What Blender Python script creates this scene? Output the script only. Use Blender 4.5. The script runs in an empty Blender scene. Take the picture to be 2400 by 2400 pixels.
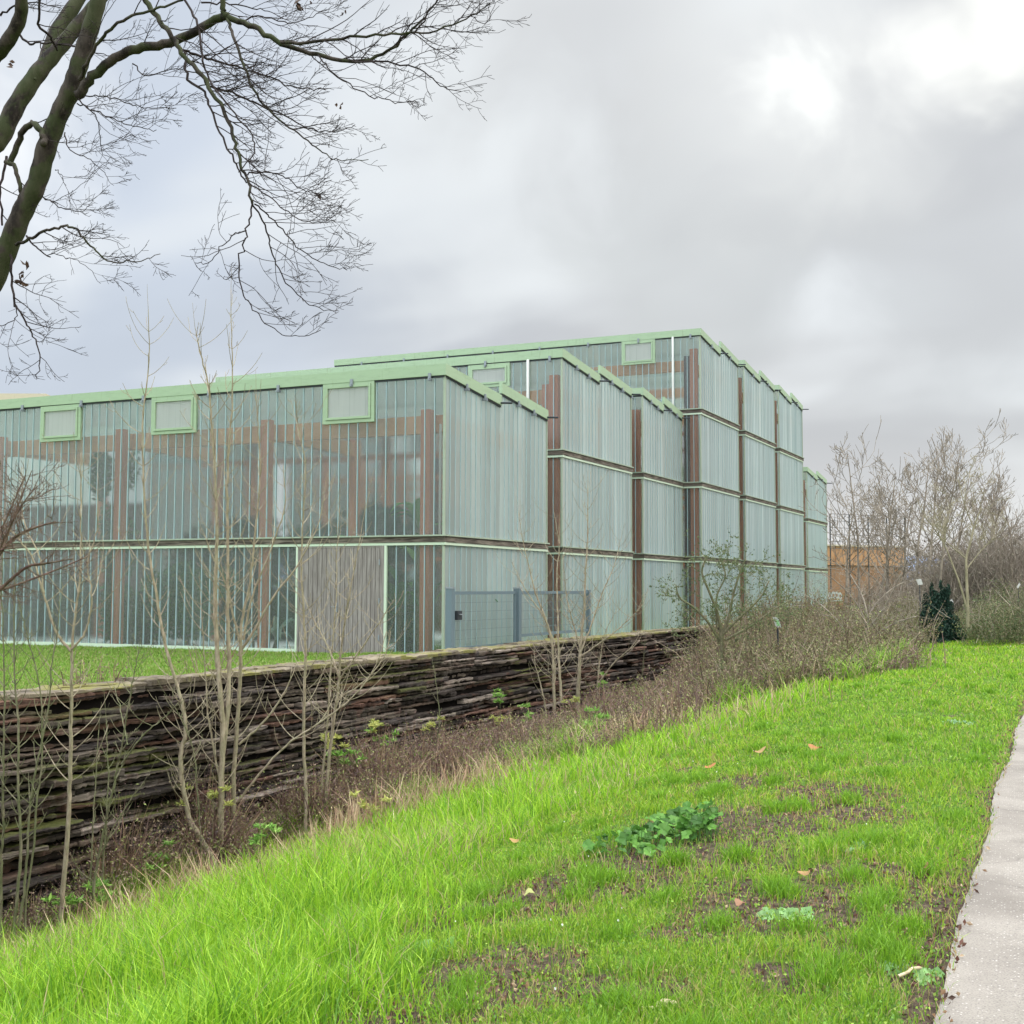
import bpy, math, random
import numpy as np
from mathutils import Vector, Matrix
R = math.radians
rng = np.random.default_rng(7)
random.seed(7)
SC = bpy.context.scene
COL = SC.collection

# ------------------------------------------------------------------ camera
EYE = 1.6
FPX, YAW, PITCH, ROLL = 2708.3, R(23.266), R(3.712), R(0.183)
fw = np.array([-math.sin(YAW)*math.cos(PITCH), math.cos(YAW)*math.cos(PITCH), math.sin(PITCH)])
_r = np.array([math.cos(YAW), math.sin(YAW), 0.0]); _u = np.cross(_r, fw)
rt = _r*math.cos(ROLL) + _u*math.sin(ROLL)
up = -_r*math.sin(ROLL) + _u*math.cos(ROLL)
cam_data = bpy.data.cameras.new("camera"); cam = bpy.data.objects.new("camera", cam_data); COL.objects.link(cam)
M = Matrix(((rt[0], up[0], -fw[0], 0), (rt[1], up[1], -fw[1], 0), (rt[2], up[2], -fw[2], EYE), (0, 0, 0, 1)))
cam.matrix_world = M
cam_data.sensor_width = 36; cam_data.lens = FPX/2400*36
cam_data.clip_start = 0.05; cam_data.clip_end = 9000
SC.camera = cam
SC.render.resolution_x = SC.render.resolution_y = 1024
SC.view_settings.view_transform = 'Standard'; SC.view_settings.look = 'None'
SC.view_settings.exposure = 0.10; SC.view_settings.gamma = 1.0
SC.cycles.max_bounces = 10; SC.cycles.transparent_max_bounces = 12
SC.cycles.diffuse_bounces = 4; SC.cycles.transmission_bounces = 10
SC.cycles.sample_clamp_indirect = 6

def ray(u, v):
    return fw*FPX + rt*(u-1200) - up*(v-1200)
def at_y(u, v, y):
    d = ray(u, v); return d*(y/d[1]) + np.array([0, 0, EYE])
def at_d(u, v, dep):
    d = ray(u, v); return d*(dep/FPX) + np.array([0, 0, EYE])

# ------------------------------------------------------------------ world: overcast sky
SUN_EL, SUN_AZ = R(42), R(48)         # azimuth measured clockwise from +Y
w = bpy.data.worlds.new("World"); SC.world = w; w.use_nodes = True
nt = w.node_tree; N = nt.nodes; L = nt.links
for n in list(N): N.remove(n)
def nd(t, **k):
    n = N.new(t)
    for a, b in k.items(): setattr(n, a, b)
    return n
def val(x, n, i):
    if isinstance(x, (int, float)): n.inputs[i].default_value = x
    elif isinstance(x, (tuple, list)): n.inputs[i].default_value = x
    else: L.new(x, n.inputs[i])
def wm(op, a, b=0.0, c=None, clamp=False):
    n = nd('ShaderNodeMath', operation=op, use_clamp=clamp); val(a, n, 0); val(b, n, 1)
    if c is not None: val(c, n, 2)
    return n.outputs[0]
def wvm(op, a, b):
    n = nd('ShaderNodeVectorMath', operation=op); val(a, n, 0); val(b, n, 1)
    return n.outputs['Value'] if op == 'DOT_PRODUCT' else n.outputs[0]
def wmix(f, a, b):
    n = nd('ShaderNodeMix', data_type='RGBA'); val(f, n, 0); val(a, n, 6); val(b, n, 7); return n.outputs[2]
def wstep(x, lo, hi):
    n = nd('ShaderNodeMapRange', interpolation_type='SMOOTHSTEP'); val(x, n, 0); val(lo, n, 1); val(hi, n, 2); return n.outputs[0]
tc = nd('ShaderNodeTexCoord').outputs['Generated']
sep = nd('ShaderNodeSeparateXYZ'); L.new(tc, sep.inputs[0])
zc = wm('MAXIMUM', sep.outputs[2], 0.0)
inv = wm('DIVIDE', 1.0, wm('ADD', zc, 0.28))
pl = nd('ShaderNodeCombineXYZ'); L.new(wm('MULTIPLY', sep.outputs[0], inv), pl.inputs[0]); L.new(wm('MULTIPLY', sep.outputs[1], inv), pl.inputs[1])
def noise(vec, scale, det=5, rough=.5, dist=0.0):
    n = nd('ShaderNodeTexNoise'); L.new(vec, n.inputs['Vector']); n.inputs['Scale'].default_value = scale
    n.inputs['Detail'].default_value = det; n.inputs['Roughness'].default_value = rough; n.inputs['Distortion'].default_value = dist
    return n.outputs[0]
mp = nd('ShaderNodeMapping'); L.new(pl.outputs[0], mp.inputs[0]); mp.inputs['Rotation'].default_value = (0, 0, R(25)); mp.inputs['Scale'].default_value = (1.0, 1.5, 1); mp.inputs['Location'].default_value = (3.1, 1.7, 0)
n_big = noise(mp.outputs[0], 0.75, 4, .45, .3)
n_mid = noise(mp.outputs[0], 1.5, 3, .4, .2)
soft = noise(tc, 9.0, 4, .5, .4)
def spot(u, v, r0, r1, amp=.05):
    d = ray(u, v); d = d/np.linalg.norm(d)
    dp = wvm('DOT_PRODUCT', tc, tuple(float(q) for q in d))
    ang = wm('ARCCOSINE', wm('MINIMUM', dp, 0.99999))
    ang = wm('ADD', ang, wm('MULTIPLY', wm('SUBTRACT', soft, .5), amp*3))
    return wm('SUBTRACT', 1.0, wstep(ang, r0, r1))
g_cool, g_warm = (.60, .66, .75, 1), (.62, .63, .635, 1)
azl = wstep(wvm('DOT_PRODUCT', tc, tuple(float(q) for q in rt)), -.30, .12)
base = wmix(azl, g_cool, g_warm)
dark = wmix(azl, (.52, .57, .645, 1), (.485, .49, .50, 1))
c1 = wmix(wstep(n_big, .40, .60), dark, base)
c2 = wmix(wm('MULTIPLY', wstep(n_mid, .46, .66), .75), c1, (.80, .83, .84, 1))
# large pale clearing and the darker cloud bank to the right of it
c3 = wmix(wm('MULTIPLY', spot(1250, 350, .02, .26, .12), .45), c2, (.80, .83, .83, 1))
c4 = wmix(wm('MULTIPLY', spot(2250, 620, .04, .22, .10), .6), c3, (.50, .51, .515, 1))
c4 = wmix(wm('MULTIPLY', spot(1650, 640, .03, .17, .10), .55), c4, (.52, .535, .53, 1))
c4 = wmix(wm('MULTIPLY', spot(1350, 30, .02, .17, .08), .5), c4, (.50, .50, .50, 1))
c4 = wmix(wm('MULTIPLY', spot(-20, 330, .0, .11, .06), .8), c4, (.95, .97, .98, 1))
c5 = wmix(wm('MULTIPLY', spot(1850, 180, .00, .17, .06), .45), c4, (.85, .86, .84, 1))
c5 = wmix(wm('MULTIPLY', spot(1950, 170, -.06, .14, .07), .5), c5, (.92, .93, .90, 1))
c5 = wmix(spot(1815, 185, -.028, .046, .045), c5, (1.15, 1.17, 1.12, 1))
c5 = wmix(spot(1905, 225, -.028, .046, .045), c5, (1.15, 1.17, 1.12, 1))
c5 = wmix(wm('MULTIPLY', spot(2180, 90, -.04, .07, .05), .8), c5, (1.1, 1.1, 1.05, 1))
c5 = wmix(spot(2350, 30, -.04, .08, .05), c5, (1.3, 1.3, 1.2, 1))
lowb = wm('SUBTRACT', 1.0, wstep(sep.outputs[2], .0, .16))
c6 = wmix(wm('MULTIPLY', lowb, .75), c5, (.68, .67, .68, 1))
# extra brightness added to the unseen sky overhead and behind, to light the scene
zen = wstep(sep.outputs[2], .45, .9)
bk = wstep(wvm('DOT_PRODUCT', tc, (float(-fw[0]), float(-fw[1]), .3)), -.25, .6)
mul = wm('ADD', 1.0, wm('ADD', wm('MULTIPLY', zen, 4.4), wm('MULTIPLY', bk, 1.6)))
sky = nd('ShaderNodeTexSky', sky_type='NISHITA'); sky.sun_disc = False; sky.sun_elevation = SUN_EL; sky.sun_rotation = SUN_AZ
sk = wvm('MULTIPLY', sky.outputs[0], (.10, .10, .10))
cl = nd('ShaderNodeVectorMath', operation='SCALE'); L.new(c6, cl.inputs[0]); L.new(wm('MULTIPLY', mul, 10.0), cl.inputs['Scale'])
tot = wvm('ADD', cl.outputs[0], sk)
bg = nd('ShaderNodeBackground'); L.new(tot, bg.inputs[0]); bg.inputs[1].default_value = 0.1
wo = nd('ShaderNodeOutputWorld'); L.new(bg.outputs[0], wo.inputs[0])

sd = bpy.data.lights.new("sun", 'SUN'); sd.energy = 1.4; sd.angle = R(28); sd.color = (1, .96, .90)
so = bpy.data.objects.new("sun", sd); COL.objects.link(so)
sv = Vector((math.sin(SUN_AZ)*math.cos(SUN_EL), math.cos(SUN_AZ)*math.cos(SUN_EL), math.sin(SUN_EL)))
so.rotation_euler = sv.to_track_quat('Z', 'Y').to_euler()
so.location = (20, -10, 40)

# ------------------------------------------------------------------ materials
def new_mat(name):
    m = bpy.data.materials.new(name); m.use_nodes = True
    t = m.node_tree
    for n in list(t.nodes): t.nodes.remove(n)
    return m, t
class T:
    """small wrapper to write node trees"""
    def __init__(s, name):
        s.m, s.t = new_mat(name); s.N = s.t.nodes; s.L = s.t.links
        s.out = s.N.new('ShaderNodeOutputMaterial')
    def n(s, typ, ins=None, **k):
        n = s.N.new(typ)
        for a, b in k.items(): setattr(n, a, b)
        for i, v in (ins or {}).items(): s.v(v, n, i)
        return n
    def v(s, x, n, i):
        if hasattr(x, 'is_output'): s.L.new(x, n.inputs[i])
        else: n.inputs[i].default_value = x
    def math(s, op, a, b=0.0, clamp=False): return s.n('ShaderNodeMath', {0: a, 1: b}, operation=op, use_clamp=clamp).outputs[0]
    def mix(s, f, a, b, bt='MIX'): return s.n('ShaderNodeMix', {0: f, 6: a, 7: b}, data_type='RGBA', blend_type=bt).outputs[2]
    def step(s, x, lo, hi): return s.n('ShaderNodeMapRange', {0: x, 1: lo, 2: hi}, interpolation_type='SMOOTHSTEP').outputs[0]
    def pos(s): return s.n('ShaderNodeNewGeometry').outputs['Position']
    def mapd(s, vec, sc=(1, 1, 1), loc=(0, 0, 0), rot=(0, 0, 0)):
        return s.n('ShaderNodeMapping', {0: vec, 'Scale': sc, 'Location': loc, 'Rotation': rot}).outputs[0]
    def noise(s, vec, sc, det=4, rough=.55, dist=0.0):
        return s.n('ShaderNodeTexNoise', {'Vector': vec, 'Scale': sc, 'Detail': det, 'Roughness': rough, 'Distortion': dist}).outputs[0]
    def attr(s, name='Col'): return s.n('ShaderNodeVertexColor', layer_name=name).outputs[0]
    def bsdf(s, color, rough=.7, spec=.3, normal=None, metal=0.0):
        b = s.n('ShaderNodeBsdfPrincipled', {'Base Color': color, 'Roughness': rough, 'Metallic': metal, 'Specular IOR Level': spec})
        if normal is not None: s.L.new(normal, b.inputs['Normal'])
        return b.outputs[0]
    def bump(s, h, st=.3, d=.02): return s.n('ShaderNodeBump', {'Height': h, 'Strength': st, 'Distance': d}).outputs[0]
    def done(s, sh): s.L.new(sh, s.out.inputs[0]); return s.m
def C4(r, g, b): return (r, g, b, 1)

def m_leaf(name, trans=.35, gloss=.06, rough=.45):
    t = T(name); c = t.attr()
    d = t.n('ShaderNodeBsdfDiffuse', {0: c}).outputs[0]
    tr = t.n('ShaderNodeBsdfTranslucent', {0: c}).outputs[0]
    g = t.n('ShaderNodeBsdfGlossy', {0: C4(.9, .95, .8), 1: rough}).outputs[0]
    a = t.n('ShaderNodeMixShader', {0: trans, 1: d, 2: tr}).outputs[0]
    return t.done(t.n('ShaderNodeMixShader', {0: gloss, 1: a, 2: g}).outputs[0])
M_GRASS = m_leaf('grass_blades', .42, .022)
M_LEAF = m_leaf('leaves', .30, .022)
M_DRY = m_leaf('dry_leaves', .15, .02)
M_DARKLEAF = m_leaf('dark_needles', .08, .03)

def m_bark(name, a, b, moss=None, mossamt=.5, sc=14, bumpd=.01):
    t = T(name); p = t.pos()
    n1 = t.noise(t.mapd(p, (1, 1, .35)), sc, 5, .6); n2 = t.noise(p, sc*4, 3, .6)
    c = t.mix(t.step(n1, .35, .65), C4(*a), C4(*b))
    c = t.mix(t.math('MULTIPLY', t.step(n2, .55, .75), .4), c, C4(*[min(1, q*1.7) for q in b]))
    if moss:
        nz = t.n('ShaderNodeSeparateXYZ', {0: t.n('ShaderNodeNewGeometry').outputs['Normal']}).outputs[0]
        f = t.math('MULTIPLY', t.step(t.math('ADD', t.noise(p, 5, 4, .6), t.math('MULTIPLY', nz, .12)), .48, .62), mossamt)
        c = t.mix(f, c, C4(*moss))
    return t.done(t.bsdf(c, .85, .15, t.bump(n1, .6, bumpd)))
M_BARK = m_bark('dark_mossy_bark', (.014, .011, .009), (.068, .056, .045), (.045, .06, .02), .6, 9, .02)
M_TWIG = m_bark('dark_twig_bark', (.018, .013, .012), (.042, .032, .03))
M_SAP = m_bark('pale_sapling_bark', (.22, .175, .12), (.38, .32, .23), (.20, .21, .11), .4, 22, .004)
M_SAPG = m_bark('olive_sapling_bark', (.10, .095, .055), (.21, .19, .12), (.12, .15, .06), .5, 22, .004)
M_FARBARK = m_bark('grey_brown_bark', (.16, .135, .105), (.32, .275, .215), None, 0, 6)
M_YBARK = m_bark('yellowish_bark', (.21, .19, .12), (.32, .285, .19), None, 0, 8)
M_REDTWIG = m_bark('reddish_twig_bark', (.07, .035, .03), (.17, .11, .085), (.10, .11, .05), .3, 20)

# glass: profiled cast glass, translucent and slightly blurred
def m_glass(name, body=.42, tint=(.40, .50, .47), thru=(.74, .84, .82), rough=.32):
    t = T(name); p = t.pos(); c = t.attr()
    n = t.noise(t.mapd(p, (30, 30, 4)), 2.0, 3, .6)
    bmp = t.bump(t.noise(p, 160, 2, .5), .25, .002)
    ref = t.n('ShaderNodeBsdfRefraction', {0: C4(*thru), 1: rough, 2: 1.12, 'Normal': bmp}).outputs[0]
    dirt = t.noise(t.mapd(p, (3, 3, .5)), 1.5, 4, .6)
    bc = t.mix(1.0, C4(*tint), c, 'MULTIPLY')
    bc = t.mix(t.math('MULTIPLY', dirt, .35), bc, C4(.36, .40, .36))
    stk = t.noise(t.mapd(p, (14, 14, .35)), 1.0, 4, .65)
    bc = t.mix(t.math('MULTIPLY', t.step(stk, .5, .72), .40), bc, C4(.25, .30, .25))
    dif = t.n('ShaderNodeBsdfDiffuse', {0: bc}).outputs[0]
    trl = t.n('ShaderNodeBsdfTranslucent', {0: bc}).outputs[0]
    bd = t.n('ShaderNodeMixShader', {0: .45, 1: dif, 2: trl}).outputs[0]
    fac = t.n('ShaderNodeLayerWeight', {0: .5}).outputs['Facing']
    f2 = t.math('MULTIPLY', t.math('POWER', fac, 1.6), 1.0 - body)
    f2 = t.math('ADD', f2, body, True)
    s1 = t.n('ShaderNodeMixShader', {0: f2, 1: ref, 2: bd}).outputs[0]
    fr = t.n('ShaderNodeFresnel', {0: 1.45}).outputs[0]
    gl = t.n('ShaderNodeBsdfGlossy', {0: C4(.92, .98, .96), 1: .16, 'Normal': bmp}).outputs[0]
    return t.done(t.n('ShaderNodeMixShader', {0: t.math('MULTIPLY', fr, .9), 1: s1, 2: gl}).outputs[0])
M_GLASS = m_glass('profiled_glass', .175, (.45, .485, .48), (.88, .91, .90), .26)
M_GLASSF = m_glass('frosted_profiled_glass', .6, (.55, .63, .605), (.84, .89, .88), .3)
M_PANE = m_glass('window_pane_glass', .8, (.62, .64, .60), (.8, .82, .8))
M_ROOF = m_glass('roof_glass', .3, (.55, .62, .58), (.8, .85, .82))
t = T('glass_joint'); M_JOINT = t.done(t.bsdf(C4(.31, .43, .44), .4, .4))

def m_paint(name, col, dirtc=(.25, .28, .2), amt=.35, rough=.5):
    t = T(name); p = t.pos()
    n = t.noise(t.mapd(p, (2, 2, 9)), 1.3, 5, .65); s = t.noise(t.mapd(p, (9, 9, .7)), 2.2, 4, .6)
    c = t.mix(t.math('MULTIPLY', t.step(n, .45, .75), amt), C4(*col), C4(*[q*.8 for q in col]))
    c = t.mix(t.math('MULTIPLY', t.step(s, .58, .75), amt), c, C4(*dirtc))
    return t.done(t.bsdf(c, rough, .35))
M_GREEN = m_paint('sage_green_painted_metal', (.30, .405, .26), (.19, .22, .14), .6)
M_MINT = m_paint('pale_mint_painted_metal', (.50, .60, .46), (.3, .36, .24), .25)
M_STEEL = m_paint('slate_grey_painted_steel', (.12, .165, .185), (.12, .12, .1), .2, .4)
M_GALV = m_paint('galvanised_metal', (.22, .25, .27), (.15, .15, .15), .3, .35)
M_DARKM = m_paint('dark_metal', (.03, .035, .04), (.05, .05, .05), .3, .5)
M_WHITE = m_paint('white_plastic', (.52, .53, .49), (.4, .4, .35), .25, .5)
M_LBLGREEN = m_paint('green_label_print', (.30, .62, .28), (.3, .4, .3), .15)

def m_timber(name, a, b, sc=(40, 40, 2.2), rough=.8, bd=.006):
    t = T(name); p = t.pos()
    n1 = t.noise(t.mapd(p, sc), 1.0, 5, .6, .4); n2 = t.noise(p, 1.1, 3, .5)
    c = t.mix(t.step(n1, .3, .7), C4(*a), C4(*b)); c = t.mix(t.math('MULTIPLY', n2, .5), c, C4(*[q*.62 for q in a]))
    return t.done(t.bsdf(c, rough, .2, t.bump(n1, .5, bd)))
M_DOOR = m_timber('weathered_grey_boards', (.17, .15, .135), (.34, .315, .29))
M_BEAMW = m_timber('weathered_ledge_timber', (.03, .024, .02), (.26, .225, .18), (2.2, 2.2, 30))
M_GLULAM = m_timber('orange_glulam', (.60, .30, .14), (.70, .38, .20), (3, 3, 20), .6)
M_COLUMN = m_timber('reddish_brown_timber', (.52, .19, .09), (.64, .27, .14), (25, 25, 2), .6)
M_ORANGE = m_timber('larch_cladding', (.42, .225, .115), (.52, .30, .165), (1.5, 1.5, 30), .7)
M_ORANGED = m_timber('dark_larch_cladding', (.26, .135, .075), (.36, .20, .11), (1.5, 1.5, 30), .7)
M_BEIGE = m_paint('beige_render', (.50, .43, .33), (.35, .3, .22))
M_BLEACH = m_paint('grey_white_cladding', (.62, .62, .60), (.45, .45, .42))

# dry stacked slab wall
t = T('dark_stacked_slabs'); p = t.pos(); c0 = t.attr()
st = t.mapd(p, (3, .8, 22)); n1 = t.noise(st, 1.0, 6, .62, .5); n2 = t.noise(p, 2.3, 4, .6); n3 = t.noise(p, 40, 4, .6)
c = t.mix(t.step(n1, .32, .64), C4(.010, .008, .007), c0)
c = t.mix(t.math('MULTIPLY', t.step(n2, .52, .70), .55), c, C4(.115, .06, .045))
c = t.mix(t.math('MULTIPLY', t.step(n3, .60, .75), .35), c, C4(.22, .19, .16))
sx = t.n('ShaderNodeSeparateXYZ', {0: p}); nz = t.n('ShaderNodeSeparateXYZ', {0: t.n('ShaderNodeNewGeometry').outputs['Normal']}).outputs[2]
mo = t.noise(t.mapd(p, (1.2, .5, 2.6)), 1.3, 5, .62)
mf = t.math('MULTIPLY', t.step(t.math('ADD', mo, t.math('MULTIPLY', nz, .10)), .565, .66), t.math('MULTIPLY', t.step(t.noise(t.mapd(p, (1, .45, 1)), .55, 3, .5), .42, .62), .85))
c = t.mix(mf, c, t.mix(t.noise(p, 25, 3, .5), C4(.035, .045, .012), C4(.13, .14, .03)))
M_SLAB = t.done(t.bsdf(c, .9, .2, t.bump(t.math('ADD', n1, t.math('MULTIPLY', n3, .4)), .9, .03)))
t = T('mossy_cap_slabs'); p = t.pos()
n1 = t.noise(t.mapd(p, (5, .8, 10)), 1.2, 6, .6, .4); mo = t.noise(p, 1.6, 5, .65); n3 = t.noise(p, 30, 3, .6)
c = t.mix(t.step(n1, .3, .7), C4(.075, .06, .045), C4(.24, .20, .14))
c = t.mix(t.math('MULTIPLY', t.step(mo, .46, .60), .85), c, t.mix(n3, C4(.10, .10, .025), C4(.26, .24, .07)))
M_CAP = t.done(t.bsdf(c, .9, .2, t.bump(n3, .8, .02)))

# ground: soil under the turf
t = T('turf_and_soil'); p = t.pos(); c0 = t.attr()
n1 = t.noise(p, 1.1, 6, .6); n2 = t.noise(p, 16, 5, .65); n3 = t.noise(p, 70, 4, .6)
soil = t.mix(t.step(n2, .35, .7), C4(.050, .034, .024), C4(.155, .115, .078)); soil = t.mix(t.step(n3, .55, .75), soil, C4(.21, .165, .11))
green = t.mix(t.step(n2, .3, .7), C4(.065, .115, .020), C4(.15, .27, .035)); green = t.mix(t.math('MULTIPLY', t.step(n1, .45, .7), .5), green, C4(.20, .29, .05))
gm = t.n('ShaderNodeSeparateColor', {0: c0}).outputs[0]
f = t.step(t.math('ADD', gm, t.math('MULTIPLY', t.math('SUBTRACT', n2, .5), .9)), .35, .65)
M_GROUND = t.done(t.bsdf(t.mix(f, soil, green), .95, .15, t.bump(t.math('ADD', n2, n3), 1.0, .03)))
t = T('old_asphalt'); p = t.pos()
n1 = t.noise(p, 1.3, 5, .6); n2 = t.noise(p, 120, 4, .7)
vo = t.n('ShaderNodeTexVoronoi', {'Vector': p, 'Scale': 70.0}).outputs[0]
vc = t.n('ShaderNodeTexVoronoi', {'Vector': p, 'Scale': 70.0}).outputs[1]
c = t.mix(t.step(n1, .3, .7), C4(.19, .168, .142), C4(.30, .27, .23)); c = t.mix(t.math('MULTIPLY', t.step(n2, .45, .7), .7), c, C4(.10, .085, .08))
sp = t.math('MULTIPLY', t.step(t.n('ShaderNodeSeparateColor', {0: vc}).outputs[0], .80, .86), t.math('SUBTRACT', 1.0, t.step(vo, .22, .38)))
c = t.mix(sp, c, C4(.42, .39, .35))
st = t.noise(t.mapd(p, (.5, .25, 1)), 1.0, 4, .6, .8)
wp = t.n('ShaderNodeVectorMath', {0: p, 1: t.n('ShaderNodeVectorMath', {0: t.n('ShaderNodeTexNoise', {'Vector': p, 'Scale': 3.0, 'Detail': 4.0}).outputs[1], 1: (.35, .35, 0)}, operation='MULTIPLY').outputs[0]}, operation='ADD').outputs[0]
ck = t.n('ShaderNodeTexVoronoi', {'Vector': t.mapd(wp, (.45, .42, .0)), 'Scale': 1.0}, feature='DISTANCE_TO_EDGE').outputs[0]
c = t.mix(t.math('SUBTRACT', 1.0, t.math('ADD', t.step(ck, .001, .007), .72, True)), c, C4(.07, .06, .05))
c = t.mix(t.math('MULTIPLY', t.step(st, .55, .68), .4), c, C4(.13, .12, .095))
M_PATH = t.done(t.bsdf(c, .9, .25, t.bump(n2, .6, .006)))

# ------------------------------------------------------------------ mesh helpers
def mesh_np(name, V, quads=None, tris=None, col=None, mat=None, smooth=False):
    V = np.asarray(V, np.float32).reshape(-1, 3)
    q = np.zeros((0, 4), np.int32) if quads is None or len(quads) == 0 else np.asarray(quads, np.int32).reshape(-1, 4)
    r = np.zeros((0, 3), np.int32) if tris is None or len(tris) == 0 else np.asarray(tris, np.int32).reshape(-1, 3)
    me = bpy.data.meshes.new(name)
    me.vertices.add(len(V)); me.vertices.foreach_set('co', V.ravel())
    nl = q.size + r.size
    me.loops.add(nl); me.loops.foreach_set('vertex_index', np.concatenate([q.ravel(), r.ravel()]).astype(np.int32))
    me.polygons.add(len(q)+len(r))
    ls = np.concatenate([np.arange(len(q))*4, q.size + np.arange(len(r))*3]).astype(np.int32)
    me.polygons.foreach_set('loop_start', ls)
    me.polygons.foreach_set('use_smooth', np.full(len(ls), bool(smooth)))
    if col is not None:
        a = me.color_attributes.new('Col', 'FLOAT_COLOR', 'POINT')
        c = np.ones((len(V), 4), np.float32); c[:, :3] = np.asarray(col, np.float32).reshape(-1, 3)
        a.data.foreach_set('color', c.ravel())
    me.update(calc_edges=True)
    if mat is not None: me.materials.append(mat)
    return me
def link(name, me, parent=None, loc=None, **props):
    o = bpy.data.objects.new(name, me); COL.objects.link(o)
    if parent is not None: o.parent = parent
    if loc is not None: o.location = loc
    for k, v in props.items(): o[k] = v
    return o
def empty(name, loc, label, cat, group=None):
    o = link(name, None, None, loc, label=label, category=cat)
    o.empty_display_size = .2
    if group: o['group'] = group
    return o

class MB:
    """collects boxes / tubes / free faces; coordinates are world, minus an origin"""
    def __init__(s, origin=(0, 0, 0)): s.V = []; s.Q = []; s.Tr = []; s.C = []; s.n = 0; s.o = np.array(origin, float)
    def add(s, V, Q=None, Tr=None, col=(1, 1, 1)):
        V = np.asarray(V, float).reshape(-1, 3); s.V.append(V - s.o)
        if Q is not None and len(Q): s.Q.append(np.asarray(Q).reshape(-1, 4) + s.n)
        if Tr is not None and len(Tr): s.Tr.append(np.asarray(Tr).reshape(-1, 3) + s.n)
        c = np.asarray(col, float)
        s.C.append(np.tile(c, (len(V), 1)) if c.ndim == 1 else c)
        s.n += len(V)
    BQ = np.array([[0, 3, 2, 1], [4, 5, 6, 7], [0, 1, 5, 4], [1, 2, 6, 5], [2, 3, 7, 6], [3, 0, 4, 7]])
    def box(s, x0, x1, y0, y1, z0, z1, col=(1, 1, 1)):
        s.add([(x0, y0, z0), (x1, y0, z0), (x1, y1, z0), (x0, y1, z0), (x0, y0, z1), (x1, y0, z1), (x1, y1, z1), (x0, y1, z1)], s.BQ, None, col)
    def bar(s, a, b, za0, za1, zb0, zb1, t0, t1, col=(1, 1, 1)):
        """vertical slab from plan point a to b, offset t0..t1 to the right-hand side of a->b, with z ranges at both ends"""
        a = np.array(a, float); b = np.array(b, float); d = (b-a)/np.linalg.norm(b-a); n = np.array([d[1], -d[0]])
        P = []
        for z_a, z_b in ((za0, zb0), (za1, zb1)):
            for q, z in ((a+n*t0, z_a), (b+n*t0, z_b), (b+n*t1, z_b), (a+n*t1, z_a)): P.append((q[0], q[1], z))
        s.add(P, s.BQ, None, col)
    def tube(s, P, rad, sides=6, col=(1, 1, 1), cap=True):
        P = np.asarray(P, float); n = len(P); rad = np.broadcast_to(np.asarray(rad, float), (n,))
        D = np.gradient(P, axis=0); D /= (np.linalg.norm(D, axis=1, keepdims=True)+1e-9)
        ref = np.array([.31, .22, .93]) if abs(D[0] @ np.array([.31, .22, .93])) < .9 else np.array([.9, .3, .1])
        A = np.cross(D, ref); A /= (np.linalg.norm(A, axis=1, keepdims=True)+1e-9); B = np.cross(D, A)
        th = np.arange(sides)/sides*2*np.pi
        ring = P[:, None, :] + rad[:, None, None]*(np.cos(th)[None, :, None]*A[:, None, :] + np.sin(th)[None, :, None]*B[:, None, :])
        i = np.arange(n-1)[:, None]*sides; j = np.arange(sides)[None, :]; k = (j+1) % sides
        Q = np.stack([i+j, i+k, i+sides+k, i+sides+j], -1).reshape(-1, 4)
        V = ring.reshape(-1, 3); Tr = None
        if cap and sides > 3:
            V = np.vstack([V, P[-1]+D[-1]*rad[-1]*.5]); e = (n-1)*sides
            Tr = np.stack([e+j[0], e+k[0], np.full(sides, n*sides)], -1)
        s.add(V, Q, Tr, col)
    def build(s, name, mat, parent=None, smooth=False, loc=None, **props):
        me = mesh_np(name, np.vstack(s.V), np.vstack(s.Q) if s.Q else None, np.vstack(s.Tr) if s.Tr else None, np.vstack(s.C), mat, smooth)
        return link(name, me, parent, loc, **props)

def vnoise(x, y, s=1.0, seed=0):
    """smooth pseudo-noise from summed sines, about -1..1"""
    r = np.random.default_rng(100+seed); v = 0
    for k in range(7):
        a = r.uniform(0, 6.28); f = s*r.uniform(.6, 2.3); p = r.uniform(0, 6.28)
        v = v + np.sin((x*np.cos(a)+y*np.sin(a))*f + p)
    return v/4.2

# ------------------------------------------------------------------ terrain
def xw(y): return -11.1 + (np.clip(y, -20, 90)-10.4)*0.0613        # front face of the slab wall
def gh(x, y):
    x = np.asarray(x, float); y = np.asarray(y, float)
    D = np.interp(y, [-10, 4, 10, 19, 30, 45, 60, 75], [2.7, 2.75, 2.65, 2.15, 1.5, .85, .3, 0])
    W = xw(y); t = np.clip((-1.3-x)/(-1.3-(W+.2)), 0, 1)
    h = -D*(.55*t**1.3 + .45*t*t*(3-2*t))
    s = W - x
    beh = .01 + .2*np.exp(-np.clip(s-.4, 0, 50)/1.6)
    beh = np.where(y > 62, beh*np.clip((75-y)/13, 0, 1), beh)
    k = np.clip((s-.16)/.2, 0, 1)
    h = h*(1-k) + beh*k
    b = .018*vnoise(x, y, 3.0, 1) + .012*vnoise(x, y, 8.0, 2)
    b = b*np.clip((-.30-x)/.5, 0, 1)
    far = np.clip((np.hypot(x, y)-60)/60, 0, 1)
    return h + b*(1-far)
def ground_at(u, v):
    d = ray(u, v); d = d/np.linalg.norm(d); tt = np.linspace(2, 140, 6000)
    P = np.array([0, 0, EYE]) + tt[:, None]*d
    below = P[:, 2] < gh(P[:, 0], P[:, 1])
    i = int(np.argmax(below)) if below.any() else len(tt)-1
    return P[i]
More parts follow.
